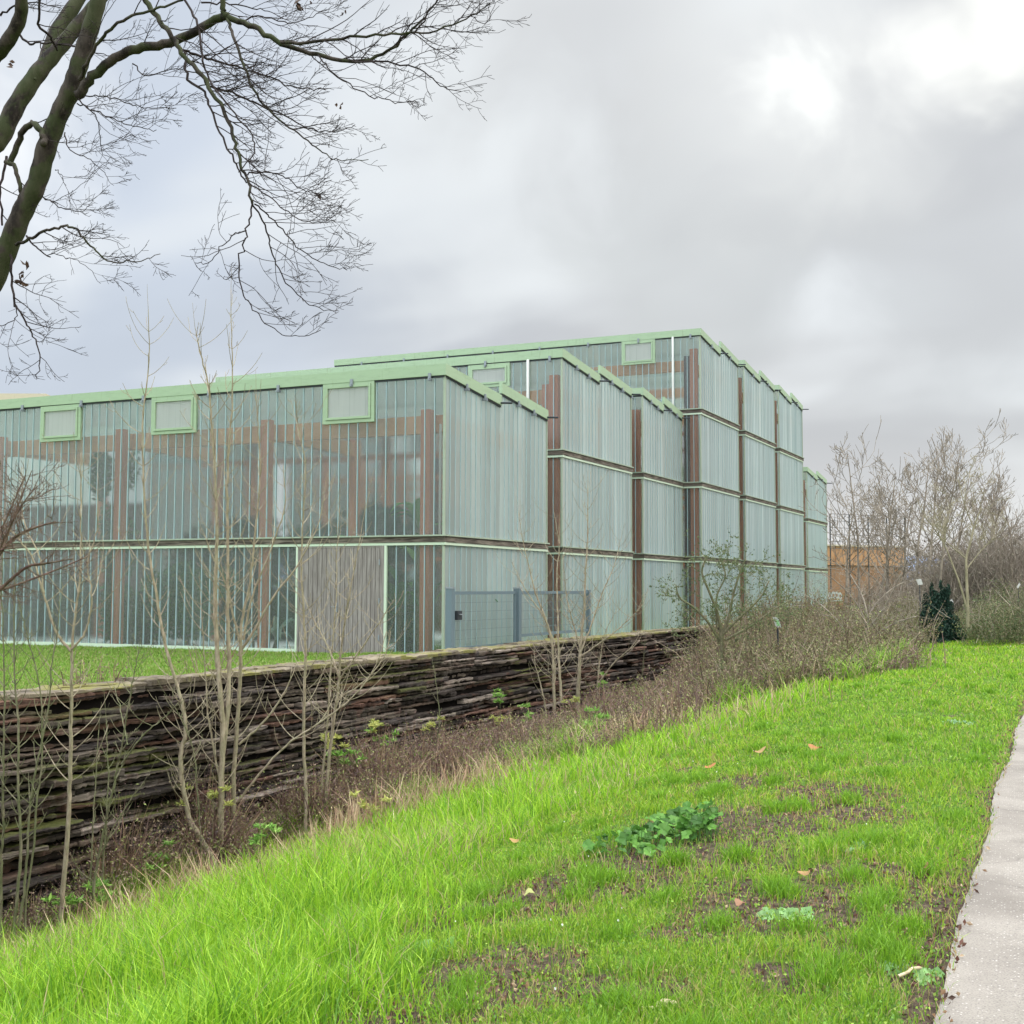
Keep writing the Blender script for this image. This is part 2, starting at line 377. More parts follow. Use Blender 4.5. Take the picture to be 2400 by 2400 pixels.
PATH_X = lambda y: -.12 + .03*vnoise(y*1.0, y*0, 1.2, 5) + .010*vnoise(y*1.0, y*0, 9, 6) + np.interp(y, [0, 4.6, 9.7, 17.7, 30, 50], [-.22, -.17, -.02, .30, .9, 2.0])

PATCH = [(1180, 2270, .36, .20), (1000, 2300, .55, .22), (1120, 2350, .4, .14), (1870, 2110, .62, .34), (1760, 2150, .4, .2), (1250, 2110, .5, .3), (1130, 2140, .5, .25), (1430, 2060, .6, .3), (1560, 2010, .8, .35),
         (1700, 1930, .8, .4), (1955, 1860, .5, .3), (1980, 1905, .5, .25), (2080, 2250, .25, .15), (1620, 2190, .22, .12), (2230, 2160, .30, .5), (1480, 2330, .3, .14), (2180, 2290, .14, .5),
         (1740, 1840, .5, .3), (2010, 2050, .3, .15), (2130, 2060, .3, .14), (1330, 2330, .3, .12), (960, 2390, .4, .2), (1840, 2290, .2, .12)]
PW = [(ground_at(a, b)[:2], c, d) for a, b, c, d in PATCH]
def bare(x, y):
    """0 = bare soil .. 1 = full turf"""
    m = np.ones_like(np.asarray(x, float))
    for (px, py), rx, ry in PW:
        q = ((x-px)/rx)**2 + ((y-py)/(ry*1.6))**2
        m = np.minimum(m, np.clip(q*.6-.12+.30*vnoise(x, y, 14, 9)+.3*vnoise(x, y, 31, 19), 0, 1))
    n = vnoise(x, y, 2.2, 3) + .5*vnoise(x, y, 7, 4)
    m = np.minimum(m, np.clip(1.25 - n*.9, .0, 1))
    m = np.minimum(m, np.clip(1.35 - 1.1*(.6*vnoise(x, y, 13, 14)+.6*vnoise(x, y, 27, 15)+.3*vnoise(x, y, 3.1, 16)), .05, 1))
    m = np.where(y > 14, np.maximum(m, np.clip((y-14)/8, 0, 1)), m)
    e = np.clip((PATH_X(y)-x)/.16+.2, 0, 1)          # worn edge along the path
    return np.minimum(m, np.clip(e+.25*vnoise(x, y, 6, 12), 0, 1))

def axis(segs):
    out = []
    for a, b, n in segs: out += list(np.linspace(a, b, n, endpoint=False))
    return np.array(out+[segs[-1][1]])
S = axis([(-4000, -200, 10), (-200, -30, 17), (-30, -6, 24), (-6, -.6, 16), (-.6, 0, 12), (0, 11.2, 110), (11.2, 14, 14), (14, 30, 16), (30, 200, 20), (200, 4000, 10)])
Yv = axis([(-3000, -60, 8), (-60, -4, 20), (-4, 26, 260), (26, 60, 130), (60, 130, 50), (130, 400, 20), (400, 5000, 12)])
SS, YY = np.meshgrid(S, Yv, indexing='ij'); XX = xw(YY)+SS; ZZ = gh(XX, YY)
nx, ny = SS.shape
idx = np.arange(nx*ny).reshape(nx, ny)
Q = np.stack([idx[:-1, :-1], idx[1:, :-1], idx[1:, 1:], idx[:-1, 1:]], -1).reshape(-1, 4)
bm_ = bare(XX, YY); bm_ = np.where(XX > -.35, np.minimum(bm_, .9), bm_)
tt_ = (-1.3-XX)/(-1.3-xw(YY)); bm_ = np.where((tt_ > .55) & (SS > 0) & (YY < 70), .15, bm_)
gcol = np.stack([bm_, bm_, bm_], -1).reshape(-1, 3)
link('ground', mesh_np('ground', np.stack([XX, YY, ZZ], -1), Q, None, gcol, M_GROUND, True), kind='structure')
ys = axis([(-40, 0, 20), (0, 30, 400), (30, 140, 220)]); xl = PATH_X(ys)
V = []; 
for k in range(5): V.append(np.stack([xl+2.7*k/4, ys, np.full_like(ys, .016)+.012*math.sin(k/4*math.pi)], -1))
V = [np.stack([xl+.0, ys, np.full_like(ys, -.05)], -1)]+V+[np.stack([xl+2.7, ys, np.full_like(ys, -.05)], -1)]
V = np.stack(V, 0); idx = np.arange(V.shape[0]*V.shape[1]).reshape(V.shape[:2])
Q = np.stack([idx[:-1, :-1], idx[1:, :-1], idx[1:, 1:], idx[:-1, 1:]], -1).reshape(-1, 4)
link('path', mesh_np('path', V, Q, None, None, M_PATH, False), kind='structure')
# far hills
a = np.linspace(-1.5, 1.2, 220); rr_ = 3600
hz = 90+55*vnoise(a*10, a*0, 1.0, 21)+18*vnoise(a*60, a*0, 1.0, 22)
V = []
for rad, hh in ((3200, -5), (3500, None), (3900, -5)):
    z = hz if hh is None else np.full_like(a, hh); V.append(np.stack([np.sin(a)*rad, np.cos(a)*rad, z], -1))
V = np.stack(V, 0); idx = np.arange(V.shape[0]*V.shape[1]).reshape(V.shape[:2])
Q = np.stack([idx[:-1, :-1], idx[:-1, 1:], idx[1:, 1:], idx[1:, :-1]], -1).reshape(-1, 4)
t = T('haze_tinted_hills'); M_HILL = t.done(t.bsdf(t.mix(t.noise(t.pos(), .01, 4, .6), C4(.13, .17, .26), C4(.19, .24, .33)), 1.0, 0.0))  # blue of distant haze painted into the hill colour
link('hills', mesh_np('hills', V, Q, None, None, M_HILL, True), kind='structure')

# ------------------------------------------------------------------ the stepped glass hall
G = empty('glass_hall', (-25, 23.5, 0), 'large stepped glasshouse of pale profiled glass with sage green roof edges', 'greenhouse')
GO = np.array([-25, 23.5, 0.0])
def GB(): return MB(GO)
Z1, Z2, Z3 = 2.615, 5.448, 8.267
K = .063; DROP = .315
XC = [-11.815, -11.924, -11.677, -10.697, -10.453, -10.189, -10.596]
YC = [23.552, 31.400, 38.696, 43.074, 49.880, 56.711, 67.660]
YE = [29.027, 37.001, 44.296-1.9, 48.225, 55.122, 61.692, 72.916]
TT = [6.46, 8.335, 8.335, 11.271, 11.271, 11.271, 8.313]
XL2 = at_y(508, 887, YC[1])[0]; XL4 = at_y(785, 850, YC[3])[0]
XL = [-46.0, XL2, XL2+.3, XL4, XL4+.2, XL4+.4, XL4+.4]
YE[2] = YC[3]-.15
FH = .25
grng = np.random.default_rng(3)
def glass(a, b, za, zb_a, zb_b, mat, name='glass_wall', pitch=.256, parent=G, flip=1):
    """profiled glass from plan point a to b (outside on the right of a->b); top edge runs from zb_a to zb_b"""
    a = np.array(a, float); b = np.array(b, float); Lg = np.linalg.norm(b-a); d = (b-a)/Lg; n = np.array([d[1], -d[0]])
    k = max(1, int(round(Lg/pitch))); m = GB(); j = GB()
    for i in range(k):
        s0, s1 = Lg*i/k, Lg*(i+1)/k
        q0 = a+d*s0+n*grng.normal(0, .0028); q1 = a+d*s1+n*grng.normal(0, .0028)
        t0 = zb_a+(zb_b-zb_a)*i/k; t1 = zb_a+(zb_b-zb_a)*(i+1)/k
        c = np.clip(grng.normal(1, .11), .72, 1.25)*np.array([1, 1, 1])
        m.add([(q0[0], q0[1], za), (q1[0], q1[1], za), (q1[0], q1[1], t1), (q0[0], q0[1], t0)], [[0, 1, 2, 3]], None, c)
        if i:
            e0 = a+d*(s0-.009); e1 = a+d*(s0+.009)
            j.bar(e0, e1, za, t0, za, t0, -.035, .014)
    o = m.build(name, mat, G)
    if k > 1: j.build('glass_joints', M_JOINT, o)
    return o
def ledge(a, b, z, ext_a=0, ext_b=0):
    """weathered timber ledge with mint flashing under it"""
    a = np.array(a, float); b = np.array(b, float); d = (b-a)/np.linalg.norm(b-a); a = a-d*ext_a; b = b+d*ext_b
    m = GB(); m.bar(a, b, z+.004, z+.135, z+.004, z+.135, -.05, .065); o = m.build('timber_ledge', M_BEAMW, G)
    m = GB(); m.bar(a, b, z-.062, z, z-.062, z, -.02, .05); m.build('mint_flashing', M_MINT, G)
    m = GB(); m.bar(a-d*.02, b+d*.02, z+.138, z+.172, z+.138, z+.172, -.04, .095); m.build('ledge_cap', M_GREENGREY, G)
M_GREENGREY = m_paint('faded_green_ledge_cap', (.30, .36, .27), (.15, .14, .1), .5)
def xe(i, y): return XC[i]+K*(y-YC[i])
M_DARKT = m_timber('dark_brown_timber', (.05, .035, .028), (.11, .075, .06), (25, 25, 2), .6)
levels = {6: [Z1], 8: [Z1, Z2], 11: [Z1, Z2, Z3]}
for i in range(7):
    x0, y0, y1, tp = XC[i], YC[i], YE[i], TT[i]
    x1 = xe(i, y1); lv = levels[int(tp)]
    ym = .5*(y0+y1); xm = xe(i, ym)
    zs = [-.3]+lv+[tp]
    # side facade
    for s in range(len(zs)-1):
        zb = zs[s]+(.14 if s else 0)
        if s < len(zs)-2:
            glass((x0, y0), (x1, y1), zb, zs[s+1]-.06, zs[s+1]-.06, M_GLASSF)
        else:
            glass((x0, y0), (xm, ym), zb, tp+.03, tp-DROP+.03, M_GLASSF)
            glass((xm, ym), (x1, y1), zb, tp+.03, tp-DROP+.03, M_GLASSF)
    for z in lv: ledge((x0, y0), (x1, y1), z)
    # corner post trim on both vertical edges
    for (px, py, zt) in ((x0, y0, tp), (x1, y1, tp-DROP)):
        m = GB(); m.box(px-.03, px+.022, py-.022, py+.03, -.3, zt); m.build('corner_trim', M_GREENGREY, G)
    # front facade (whole width above the block before it, else a short return)
    prevtop = TT[i-1] if i else -1
    xret = x0-1.6
    for s in range(len(zs)-1):
        zb = zs[s]+(.14 if s else 0); zt = zs[s+1]-.06 if s < len(zs)-2 else tp+.03
        full = (i == 0) or (zs[s+1] > prevtop+.6)
        if i == 0 and s == 0:
            xd0 = at_y(699, 1400, y0)[0]; xd1 = at_y(902, 1400, y0)[0]
            glass((XL[0], y0), (xd0-.05, y0), .06, zt, zt, M_GLASS)
            glass((xd1+.05, y0), (x0, y0), .06, zt, zt, M_GLASS)
        elif full:
            z_b = zb if zb > prevtop or i == 0 else zb
            glass((XL[i] if s or i == 0 else xret, y0), (x0, y0), z_b, zt, zt, M_GLASS)
        else:
            glass((xret, y0), (x0, y0), zb, zt, zt, M_GLASS)
    for z in lv:
        full = (i == 0) or z > prevtop-.2
        ledge((XL[i] if full else xret, y0), (x0, y0), z, 0, .06)
    # recess behind the block
    if i < 6:
        xr = max(XC[i+1]-1.6, x1-1.6) if False else XC[i+1]-1.6
        rtop = min(TT[i], TT[i+1])-.35
        glass((xr, y1), (xr, YC[i+1]), -.3, rtop, rtop, M_GLASSF)
        glass((x1, y1), (xr, y1), -.3, tp-DROP, tp-DROP, M_GLASSF)
        # flat glass roof and left end over the link to the next block
        m = GB(); xa_ = max(XL[i], XL[i+1]); m.box(xa_+.06, xr-.02, y1+.02, YC[i+1]-.02, rtop+.0, rtop+.04); m.build('roof_panel', M_ROOF, G)
        glass((xa_, YC[i+1]), (xa_, y1), -.1, rtop, rtop, M_GLASSF, pitch=.5)
    else: glass((x1, y1), (XL[i], y1), -.3, tp-DROP, tp-DROP, M_GLASSF)
    # left side and back walls
    glass((XL[i], y1), (XL[i], y0), -.1, tp-.1, tp-.1, M_GLASSF, pitch=.5)
    if i < 6 and XL[i+1] > XL[i]+1:
        glass((XL[i+1], y1+.3), (XL[i], y1+.3), -.1, tp-DROP, tp-DROP, M_GLASSF, pitch=.5)
    # roof: two saw-tooth pitches, high at the front
    for (ya, yb) in ((y0, ym), (ym, y1+(.0 if i < 6 else 0))):
        xa, xb = xe(i, ya), xe(i, yb)
        m = GB(); V = []
        for (zo, q) in ((.05, 0), (.09, 1)):
            V += [(XL[i]+.05, ya+.02, tp+zo), (xa-.03, ya+.02, tp+zo), (xb-.03, yb-.01, tp-DROP+zo), (XL[i]+.05, yb-.01, tp-DROP+zo)]
        m.add(V, MB.BQ); m.build('roof_panel', M_ROOF, G)
        # side fascia, following the pitch
        m = GB(); m.bar((xa, ya-(.07 if ya == y0 else -.012)), (xb, yb), tp-.01, tp+FH, tp-DROP-.01, tp-DROP+FH, -.03, .06); m.build('fascia', M_GREEN, G)
        m = GB(); m.bar((xa, ya), (xb, yb), tp-.055, tp-.012, tp-DROP-.055, tp-DROP-.012, -.0, .035); m.build('eave_gasket', M_DARKM, G)
        # saw-tooth upstand glazing
        m = GB(); m.box(XL[i]+.1, xb-.06, yb-.06, yb-.02, tp-DROP+.1, tp+.02); 
        if yb < y1: m.build('roof_upstand', M_GREENGREY, G)
        # water spout at the low end
        m = GB(); m.tube([(xb-.1, yb-.06, tp-DROP-.0+.06), (xb+.36, yb-.06, tp-DROP+.03)], .028, 8); m.build('water_spout', M_DARKM, G)
        # brackets
        for fr in (.33, .66) if i < 3 else (.5,):
            yb2 = ya+(yb-ya)*fr; xb2 = xe(i, yb2); zb2 = tp-DROP*fr
            m = GB(); m.box(xb2+.0, xb2+.14, yb2-.02, yb2+.02, zb2-.13, zb2-.07); m.box(xb2+.066, xb2+.10, yb2-.03, yb2+.03, zb2-.13, zb2+.03)
            m.build('eave_bracket', M_GALV, G)
    # front fascia
    xl = XL[i] if (i == 0 or TT[i] > prevtop+.5) else xret
    m = GB(); m.bar((xl, y0), (x0+.06, y0), tp-.01, tp+FH, tp-.01, tp+FH, -.03, .07); m.build('fascia', M_GREEN, G)
    m = GB(); m.bar((xl, y0), (x0, y0), tp-.055, tp-.012, tp-.055, tp-.012, 0, .035); m.build('eave_gasket', M_DARKM, G)
    xb2 = x0-.35
    while xb2 > max(xl+.2, -40):
        m = GB(); m.box(xb2-.02, xb2+.02, y0-.15, y0, tp-.13, tp-.07); m.box(xb2-.035, xb2+.035, y0-.11, y0-.075, tp-.13, tp+.05)
        m.build('eave_bracket', M_GALV, G); xb2 -= 2.08
    # timber frame inside: columns and glulam beams
    cols = [x0-.55]
    if i == 0: cols += [at_y(640, 1200, y0+.5)[0], at_y(300, 1200, y0+.5)[0], at_y(20, 1200, y0+.5)[0]]
    else: cols += [x0-.55-4.8*q for q in (1, 2, 3, 4)]
    for cx in cols:
        if cx < XL[i]+.5: continue
        for (cy, nm) in ((y0+.24, 'column'), (y1-.45, 'column')):
            m = GB(); m.box(cx-.12, cx+.12, cy-.12, cy+.12, -.1, tp-.75); m.build('timber_column', M_COLUMN if i < 3 else M_DARKT, G)
        m = GB(); m.box(cx-.09, cx+.09, y0+.2, y1-.2, tp-1.22, tp-.84); m.build('glulam_beam', M_GLULAM, G)
    m = GB(); m.box(XL[i]+.6, x0-.25, y0+.62, y0+.80, tp-1.25, tp-.83); m.build('glulam_beam', M_GLULAM, G)
    for z in lv: m = GB(); m.box(XL[i]+.3, x0-.1, y0+.06, y0+.16, z-.02, z+.13); m.build('floor_rail', M_COLUMN, G)
    # timber filling of the visible return
    if i:
        m = GB(); m.box(x0-.42, x0-.14, y0+.05, y0+.28, -.1, tp-.5); m.build('timber_column', M_COLUMN, G)
t = T('brown_rear_wall'); M_REAR = t.done(t.bsdf(t.mix(t.noise(t.mapd(t.pos(), (1, 1, .5)), 1.2, 4), C4(.09, .06, .055), C4(.20, .15, .13)), .9, .1))
# inner floor
m = GB(); m.box(-46, -11.9, 23.6, 37, -.25, .02); m.build('planting_bed', None, G)
t = T('dark_soil'); M_SOIL = t.done(t.bsdf(t.mix(t.noise(t.pos(), 6), C4(.05, .035, .025), C4(.12, .09, .06)), 1, .05))
G.children[-1].data.materials.append(M_SOIL)
m = GB(); m.box(XL2, -11, 37, 73, -.25, .02); m.build('planting_bed', M_SOIL, G)

m = GB(); m.box(-45.9, XL2-.05, 29.0, 29.2, 0, 4.15); m.build('rear_wall', M_REAR, G)
# windows in the clerestory
def window(u0, u1, v0, v1, y0, dep=.10):
    a = at_y(u0, v1, y0); b = at_y(u1, v1, y0); c = at_y(u1, v0, y0); x0, x1 = a[0], b[0]; z0 = .5*(a[2]+b[2]); z1 = .5*(at_y(u0, v0, y0)[2]+c[2])
    f = GB(); W = .085
    for (p, q, r, s) in ((x0, x1, z0, z0+W), (x0, x1, z1-W, z1), (x0, x0+W, z0+W, z1-W), (x1-W, x1, z0+W, z1-W)): f.box(p, q, y0-.06, y0+.02, r, s)
    o = f.build('window', M_GREEN, G)
    f = GB(); g0 = W+.006; W2 = .055
    for (p, q, r, s) in ((x0+g0, x1-g0, z0+g0, z0+g0+W2), (x0+g0, x1-g0, z1-g0-W2, z1-g0), (x0+g0, x0+g0+W2, z0+g0+W2, z1-g0-W2), (x1-g0-W2, x1-g0, z0+g0+W2, z1-g0-W2)): f.box(p, q, y0-.085, y0+.01, r, s)
    f.build('window_sash', M_GREEN, o)
    f = GB(); e = W+W2-.01; f.add([(x0+e, y0-.045, z0+e), (x1-e, y0-.045, z0+e), (x1-e, y0-.045, z1-e), (x0+e, y0-.045, z1-e)], [[0, 1, 2, 3]])
    f.build('pane', M_PANE, o)
    f = GB(); e = W+W2-.012; th = .012
    for (p, q, r, s) in ((x0+e, x1-e, z0+e, z0+e+th), (x0+e, x1-e, z1-e-th, z1-e), (x0+e, x0+e+th, z0+e+th, z1-e-th), (x1-e-th, x1-e, z0+e+th, z1-e-th)): f.box(p, q, y0-.058, y0-.048, r, s)
    f.build('pane_gasket', M_DARKM, o)
for q in ((97, 191, 951, 1034), (357, 462, 928, 1017), (759, 879, 895, 992)): window(*q, YC[0])
window(1099, 1196, 854, 908, YC[1]); window(1458, 1536, 797, 854, YC[3])

# double door and light green frames on the ground floor
y0 = YC[0]; zt = Z1-.065
m = GB(); m.box(xd0-.05, xd0, y0-.05, y0+.03, .0, zt); m.build('mint_flashing', M_MINT, G)
m = GB(); m.box(xd1, xd1+.06, y0-.05, y0+.03, .0, zt); m.build('mint_flashing', M_MINT, G)
m = GB(); m.box(-46, xd0-.052, y0-.05, y0+.03, -.02, .10); m.build('mint_flashing', M_MINT, G)
D_ = None
xmid = xd0+(xd1-xd0)*.5
for (a, b, nm) in ((xd0+.05, xmid-.004, 0), (xmid+.004, xd1-.12, 1)):
    m = GB(); k = 9; wv = (b-a)/k
    for q in range(k): m.box(a+wv*q+.006, a+wv*(q+1)-.006, y0-.035-.006*grng.random(), y0-.005, .03, zt-.05)
    m.box(a, b, y0-.016, y0-.003, .03, zt-.05)
    d = m.build('door', M_DOOR, G)
    if nm == 0:
        h = GB(); h.box(b-.10, b-.055, y0-.062, y0-.046, 1.0, 1.22); h.tube([(b-.077, y0-.05, 1.12), (b-.077, y0-.10, 1.12), (b-.2, y0-.10, 1.12)], .011, 6); h.build('handle', M_GALV, d)
    else:
        h = GB()
        for hz_ in (.35, 1.2, 2.1): h.box(b-.012, b+.012, y0-.07, y0-.045, hz_, hz_+.13)
        h.build('hinge', M_GALV, d)
m = GB(); m.box(xd0+.0, xd0+.045, y0-.04, y0, 0, zt); m.box(xd1-.115, xd1-.002, y0-.045, y0, 0, zt); m.box(xd0+.045, xd1-.115, y0-.038, y0, zt-.045, zt); m.build('door_frame', M_DOOR, G)
# white downpipes seen through and in front of the glass
for (u, v, y0, zb, ztp) in ((1237, 930, YC[1]-.10, 6.6, TT[1]-.02), (1577, 860, YC[3]-.10, 8.4, TT[3]-.02)):
    x = at_y(u, v, y0)[0]; m = GB(); m.tube([(x, y0, zb), (x, y0, ztp)], .045, 10); m.build('downpipe', M_WHITE, G, True)
x = at_y(1033, 1100, YC[0]+.25)[0]; m = GB(); m.tube([(x, YC[0]+.25, Z1+.2), (x, YC[0]+.25, TT[0]-1.1)], .03, 8); m.build('downpipe', M_WHITE, G, True)

# ------------------------------------------------------------------ plants inside the hall
def leafcloud(n, cen, rad, size, cols, seed=0, power=.5, zsq=1.0, up=.3, aspect=.5):
    """n diamond leaves scattered in ellipsoids: cen (k,3), rad (k,3)"""
    r = np.random.default_rng(seed); cen = np.asarray(cen, float); rad = np.asarray(rad, float)
    vol = rad.prod(1)**.75; k = r.choice(len(cen), n, p=vol/vol.sum())
    d = r.normal(size=(n, 3)); d /= np.linalg.norm(d, axis=1, keepdims=True)
    P = cen[k] + d*rad[k]*(r.random((n, 1))**power)
    return leaves(P, size, cols, r, up, aspect)
def leaves(P, size, cols, r, up=.3, aspect=.5, dirs=None):
    n = len(P)
    a = r.normal(size=(n, 3)) if dirs is None else dirs + r.normal(size=(n, 3))*.35
    a /= np.linalg.norm(a, axis=1, keepdims=True)
    b = r.normal(size=(n, 3))+np.array([0, 0, up]); nrm = np.cross(a, b); nrm /= np.linalg.norm(nrm, axis=1, keepdims=True); b = np.cross(nrm, a)
    s = (np.asarray(size)*r.uniform(.6, 1.3, n))[:, None] if np.ndim(size) == 0 else (np.asarray(size)*r.uniform(.7, 1.2, n))[:, None]
    V = np.stack([P-a*s*.5, P+b*s*aspect*.5+nrm*s*.08, P+a*s*.5-nrm*s*.05, P-b*s*aspect*.5+nrm*s*.08], 1)
    Q = np.arange(n*4).reshape(n, 4)
    cols = np.asarray(cols, float); c = cols[r.integers(0, len(cols), n)]*r.uniform(.75, 1.3, (n, 1))
    return V.reshape(-1, 3), Q, np.repeat(c, 4, 0)
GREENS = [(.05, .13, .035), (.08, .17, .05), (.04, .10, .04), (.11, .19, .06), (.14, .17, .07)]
def indoor_shrub(u, y, z1, rx, rz, n, lab, cols=GREENS, size=.14, seed=1, name='leafy_plant'):
    c = at_y(u, 1300, y); r = np.random.default_rng(seed)
    cen = [(c[0]+r.uniform(-rx, rx)*.6, y+r.uniform(-.5, .5)*rx, r.uniform(.25, z1)) for q in range(12)]
    o = empty(name, (c[0], y, 0), lab, 'plant', 'plants inside the glass hall')
    rad = np.tile([rx*.5, rx*.5, rz], (12, 1))
    V, Q, cc = leafcloud(n, cen, rad, size, cols, seed); 
    link('foliage', mesh_np('foliage', V-np.array([c[0], y, 0]), Q, None, cc, M_LEAF), o)
    m = MB((c[0], y, 0))
    for q in range(5): m.tube([(c[0]+r.normal()*.1, y+r.normal()*.1, 0), (cen[q][0], cen[q][1], cen[q][2])], [.04, .015], 5)
    m.build('stem', M_SAPG, o)
indoor_shrub(292, 25.3, 5.0, .75, .8, 6000, 'tall leafy plant inside the glass reaching the roof near the second window', seed=11)
indoor_shrub(455, 25.4, 1.9, 1.3, .5, 6000, 'wide green plant low behind the glass left of the door', seed=12)
indoor_shrub(330, 24.8, 1.2, .9, .4, 3000, 'olive bush low behind the glass beside the reddish timber post', [(.13, .15, .06), (.10, .12, .05), (.16, .15, .09)], seed=13)
indoor_shrub(965, 25.2, 1.1, .55, .5, 3000, 'dark bush behind the glass between the door and the hall corner', seed=14)
indoor_shrub(820, 30.0, 3.2, 3.0, .9, 9000, 'added dark plant mass standing in for deep shade inside the hall behind the door', [(.05, .09, .05), (.07, .10, .06)], .3, 15)  # plant mass added to darken the depth of the hall
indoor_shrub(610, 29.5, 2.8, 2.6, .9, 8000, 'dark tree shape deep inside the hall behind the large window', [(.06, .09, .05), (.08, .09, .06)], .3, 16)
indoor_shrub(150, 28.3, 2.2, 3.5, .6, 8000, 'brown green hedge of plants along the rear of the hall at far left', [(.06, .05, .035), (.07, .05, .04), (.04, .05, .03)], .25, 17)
def big_leaf(o, m, root, d, L_, w_, droop, col):
    t_ = np.linspace(0, 1, 9); d = np.array([d[0], d[1], 0]); d /= np.linalg.norm(d); s = np.array([-d[1], d[0], 0])
    h = L_*(1.1*t_-droop*t_**2.2); out = L_*.55*t_**1.3
    C = np.array(root)+d*out[:, None]+np.array([0, 0, 1])*h[:, None]
    wd = w_*np.sin(np.clip(t_*1.05, 0, 1)*math.pi)**.7*np.where(t_ < .15, .25, 1)
    V = np.concatenate([C-s*wd[:, None]*.5+np.array([0, 0, .04]), C, C+s*wd[:, None]*.5+np.array([0, 0, .04])]); i = np.arange(8)
    Q = np.concatenate([np.stack([i, i+1, i+10, i+9], -1), np.stack([i+9, i+10, i+19, i+18], -1)])
    m.add(V, Q, None, col)
def banana(u, y, h, n, L_, lab, seed, w_=.34, cols=((.10, .25, .06), (.16, .32, .08), (.07, .18, .05))):
    c = at_y(u, 1300, y); o = empty('broad_leaf_plant', (c[0], y, 0), lab, 'plant', 'plants inside the glass hall'); r = np.random.default_rng(seed)
    m = MB((c[0], y, 0)); m.tube([(c[0], y, 0), (c[0]+.05, y, h)], [.09, .05], 8); m.build('stem', M_SAPG, o)
    for k in range(n):
        m = MB((c[0], y, 0)); a = r.uniform(0, 6.28)
        big_leaf(o, m, (c[0]+.03, y, h*r.uniform(.6, 1.0)), (math.cos(a), math.sin(a)*.6-.2), L_*r.uniform(.7, 1.15), w_, r.uniform(.4, 1.1), cols[k % 3]); m.build('leaf', M_LEAF, o)
banana(940, 24.5, 1.5, 7, 1.2, 'bright green broad leaved plant right beside the hall corner post', 31)
banana(985, 24.7, 3.0, 7, 1.4, 'tall broad leaved plant behind the glass of the upper storey corner', 32)
banana(850, 25.2, 2.6, 6, 1.2, 'thin broad leaved plant behind the upper glass over the door', 33)
banana(1100, 26.0, 1.2, 7, 1.3, 'pale green broad leaved plant behind the side glass near the gate', 34, .2)
banana(655, 24.4, .25, 9, .95, 'silvery upright agave behind the glass next to the door', 35, .14, ((.28, .38, .30), (.22, .34, .27), (.34, .42, .34)))
banana(600, 24.5, .2, 9, .8, 'smaller blue green agave low behind the glass at left of the silvery one', 36, .13, ((.22, .32, .26), (.18, .28, .22), (.26, .36, .28)))

# building far behind on the left
B = empty('flat_roofed_building', (at_d(20, 1300, 75)[0], at_d(20, 1300, 75)[1], 0), 'pale building with beige flat roof edge behind the hall at far left', 'building')
p = at_d(112, 926, 75); q = at_d(-500, 926, 75); z_ = .5*(at_d(50, 930, 75)[2]+p[2]); ob = np.array(B.location)
m = MB(ob); m.bar(q[:2], p[:2], z_-.35, z_+.1, z_-.35, z_+.1, -12, .35); m.build('roof', M_BEIGE, B)
m = MB(ob); m.bar(q[:2], p[:2]-np.array([.4, 0]), 0, z_-.352, 0, z_-.352, -11.6, 0); m.build('wall', M_BLEACH, B)
M_DKG = m_glass('dark_window_glass', .3, (.1, .12, .13), (.4, .45, .45))
dd = (p-q)[:2]; dd /= np.linalg.norm(dd)
for k in range(9):
    for fl in range(3):
        a_ = p[:2]-dd*(2.2+k*3.2); m = MB(ob); m.bar(a_-dd*1.5, a_, 1.2+fl*3.3, 2.9+fl*3.3, 1.2+fl*3.3, 2.9+fl*3.3, -.1, .03); m.build('window', M_STEEL, B)

# larch-clad hall beyond the glass hall
def planpt(u, v, dep): return at_d(u, v, dep)
a = at_d(1900, 1300, 105); b = at_d(2120, 1300, 110); zt1 = at_d(1960, 1279, 105)[2]; zm1 = at_d(1960, 1324, 105)[2]
B = empty('larch_clad_building', (a[0], a[1], 0), 'low orange timber clad building beyond the end of the glass hall', 'building'); ob = np.array([a[0], a[1], 0])
m = MB(ob); m.bar(a[:2], b[:2], zm1, zt1, zm1, zt1, -10, .15); m.build('upper_wall', M_ORANGE, B)
m = MB(ob); m.bar(a[:2], b[:2], -.2, zm1-.05, -.2, zm1-.05, -10, 0); m.build('lower_wall', M_ORANGED, B)
m = MB(ob); m.bar(a[:2], b[:2], zt1+.004, zt1+.14, zt1+.004, zt1+.14, -10.1, .3); m.build('roof', M_BEIGE, B)
dd = (b-a)[:2]; dd /= np.linalg.norm(dd)
for k in range(5):
    m = MB(ob); c_ = a[:2]+dd*(1+1.7*k); m.bar(c_, c_+dd*.1, zm1-.03, zt1, zm1-.03, zt1, .16, .2); m.build('cover_batten', M_ORANGED, B)
# ball-court fence on top of / behind it
a = at_d(1945, 1204, 100); b = at_d(2120, 1204, 104); zt2 = a[2]
F = empty('ball_court_fence', (a[0], a[1], 0), 'tall dark wire mesh fence rising above the orange timber building', 'fence'); ob = np.array([a[0], a[1], 0])
dd = (b-a)[:2]; Lf = np.linalg.norm(dd); dd /= Lf
for k in range(5):
    c_ = a[:2]+dd*Lf*k/4; m = MB(ob); m.tube([(c_[0], c_[1], 0), (c_[0], c_[1], zt2)], .06, 6); m.build('fence_post', M_DARKM, F)
m = MB(ob)
for zz in np.arange(zt2-3, zt2+.01, .6): m.tube([(a[0], a[1], zz), (b[0], b[1], zz)], .022, 4, cap=False)
for s_ in np.arange(0, Lf, .55): c_ = a[:2]+dd*s_; m.tube([(c_[0], c_[1], zt2-3), (c_[0], c_[1], zt2)], .016, 4, cap=False)
m.build('wire_mesh', M_DARKM, F)
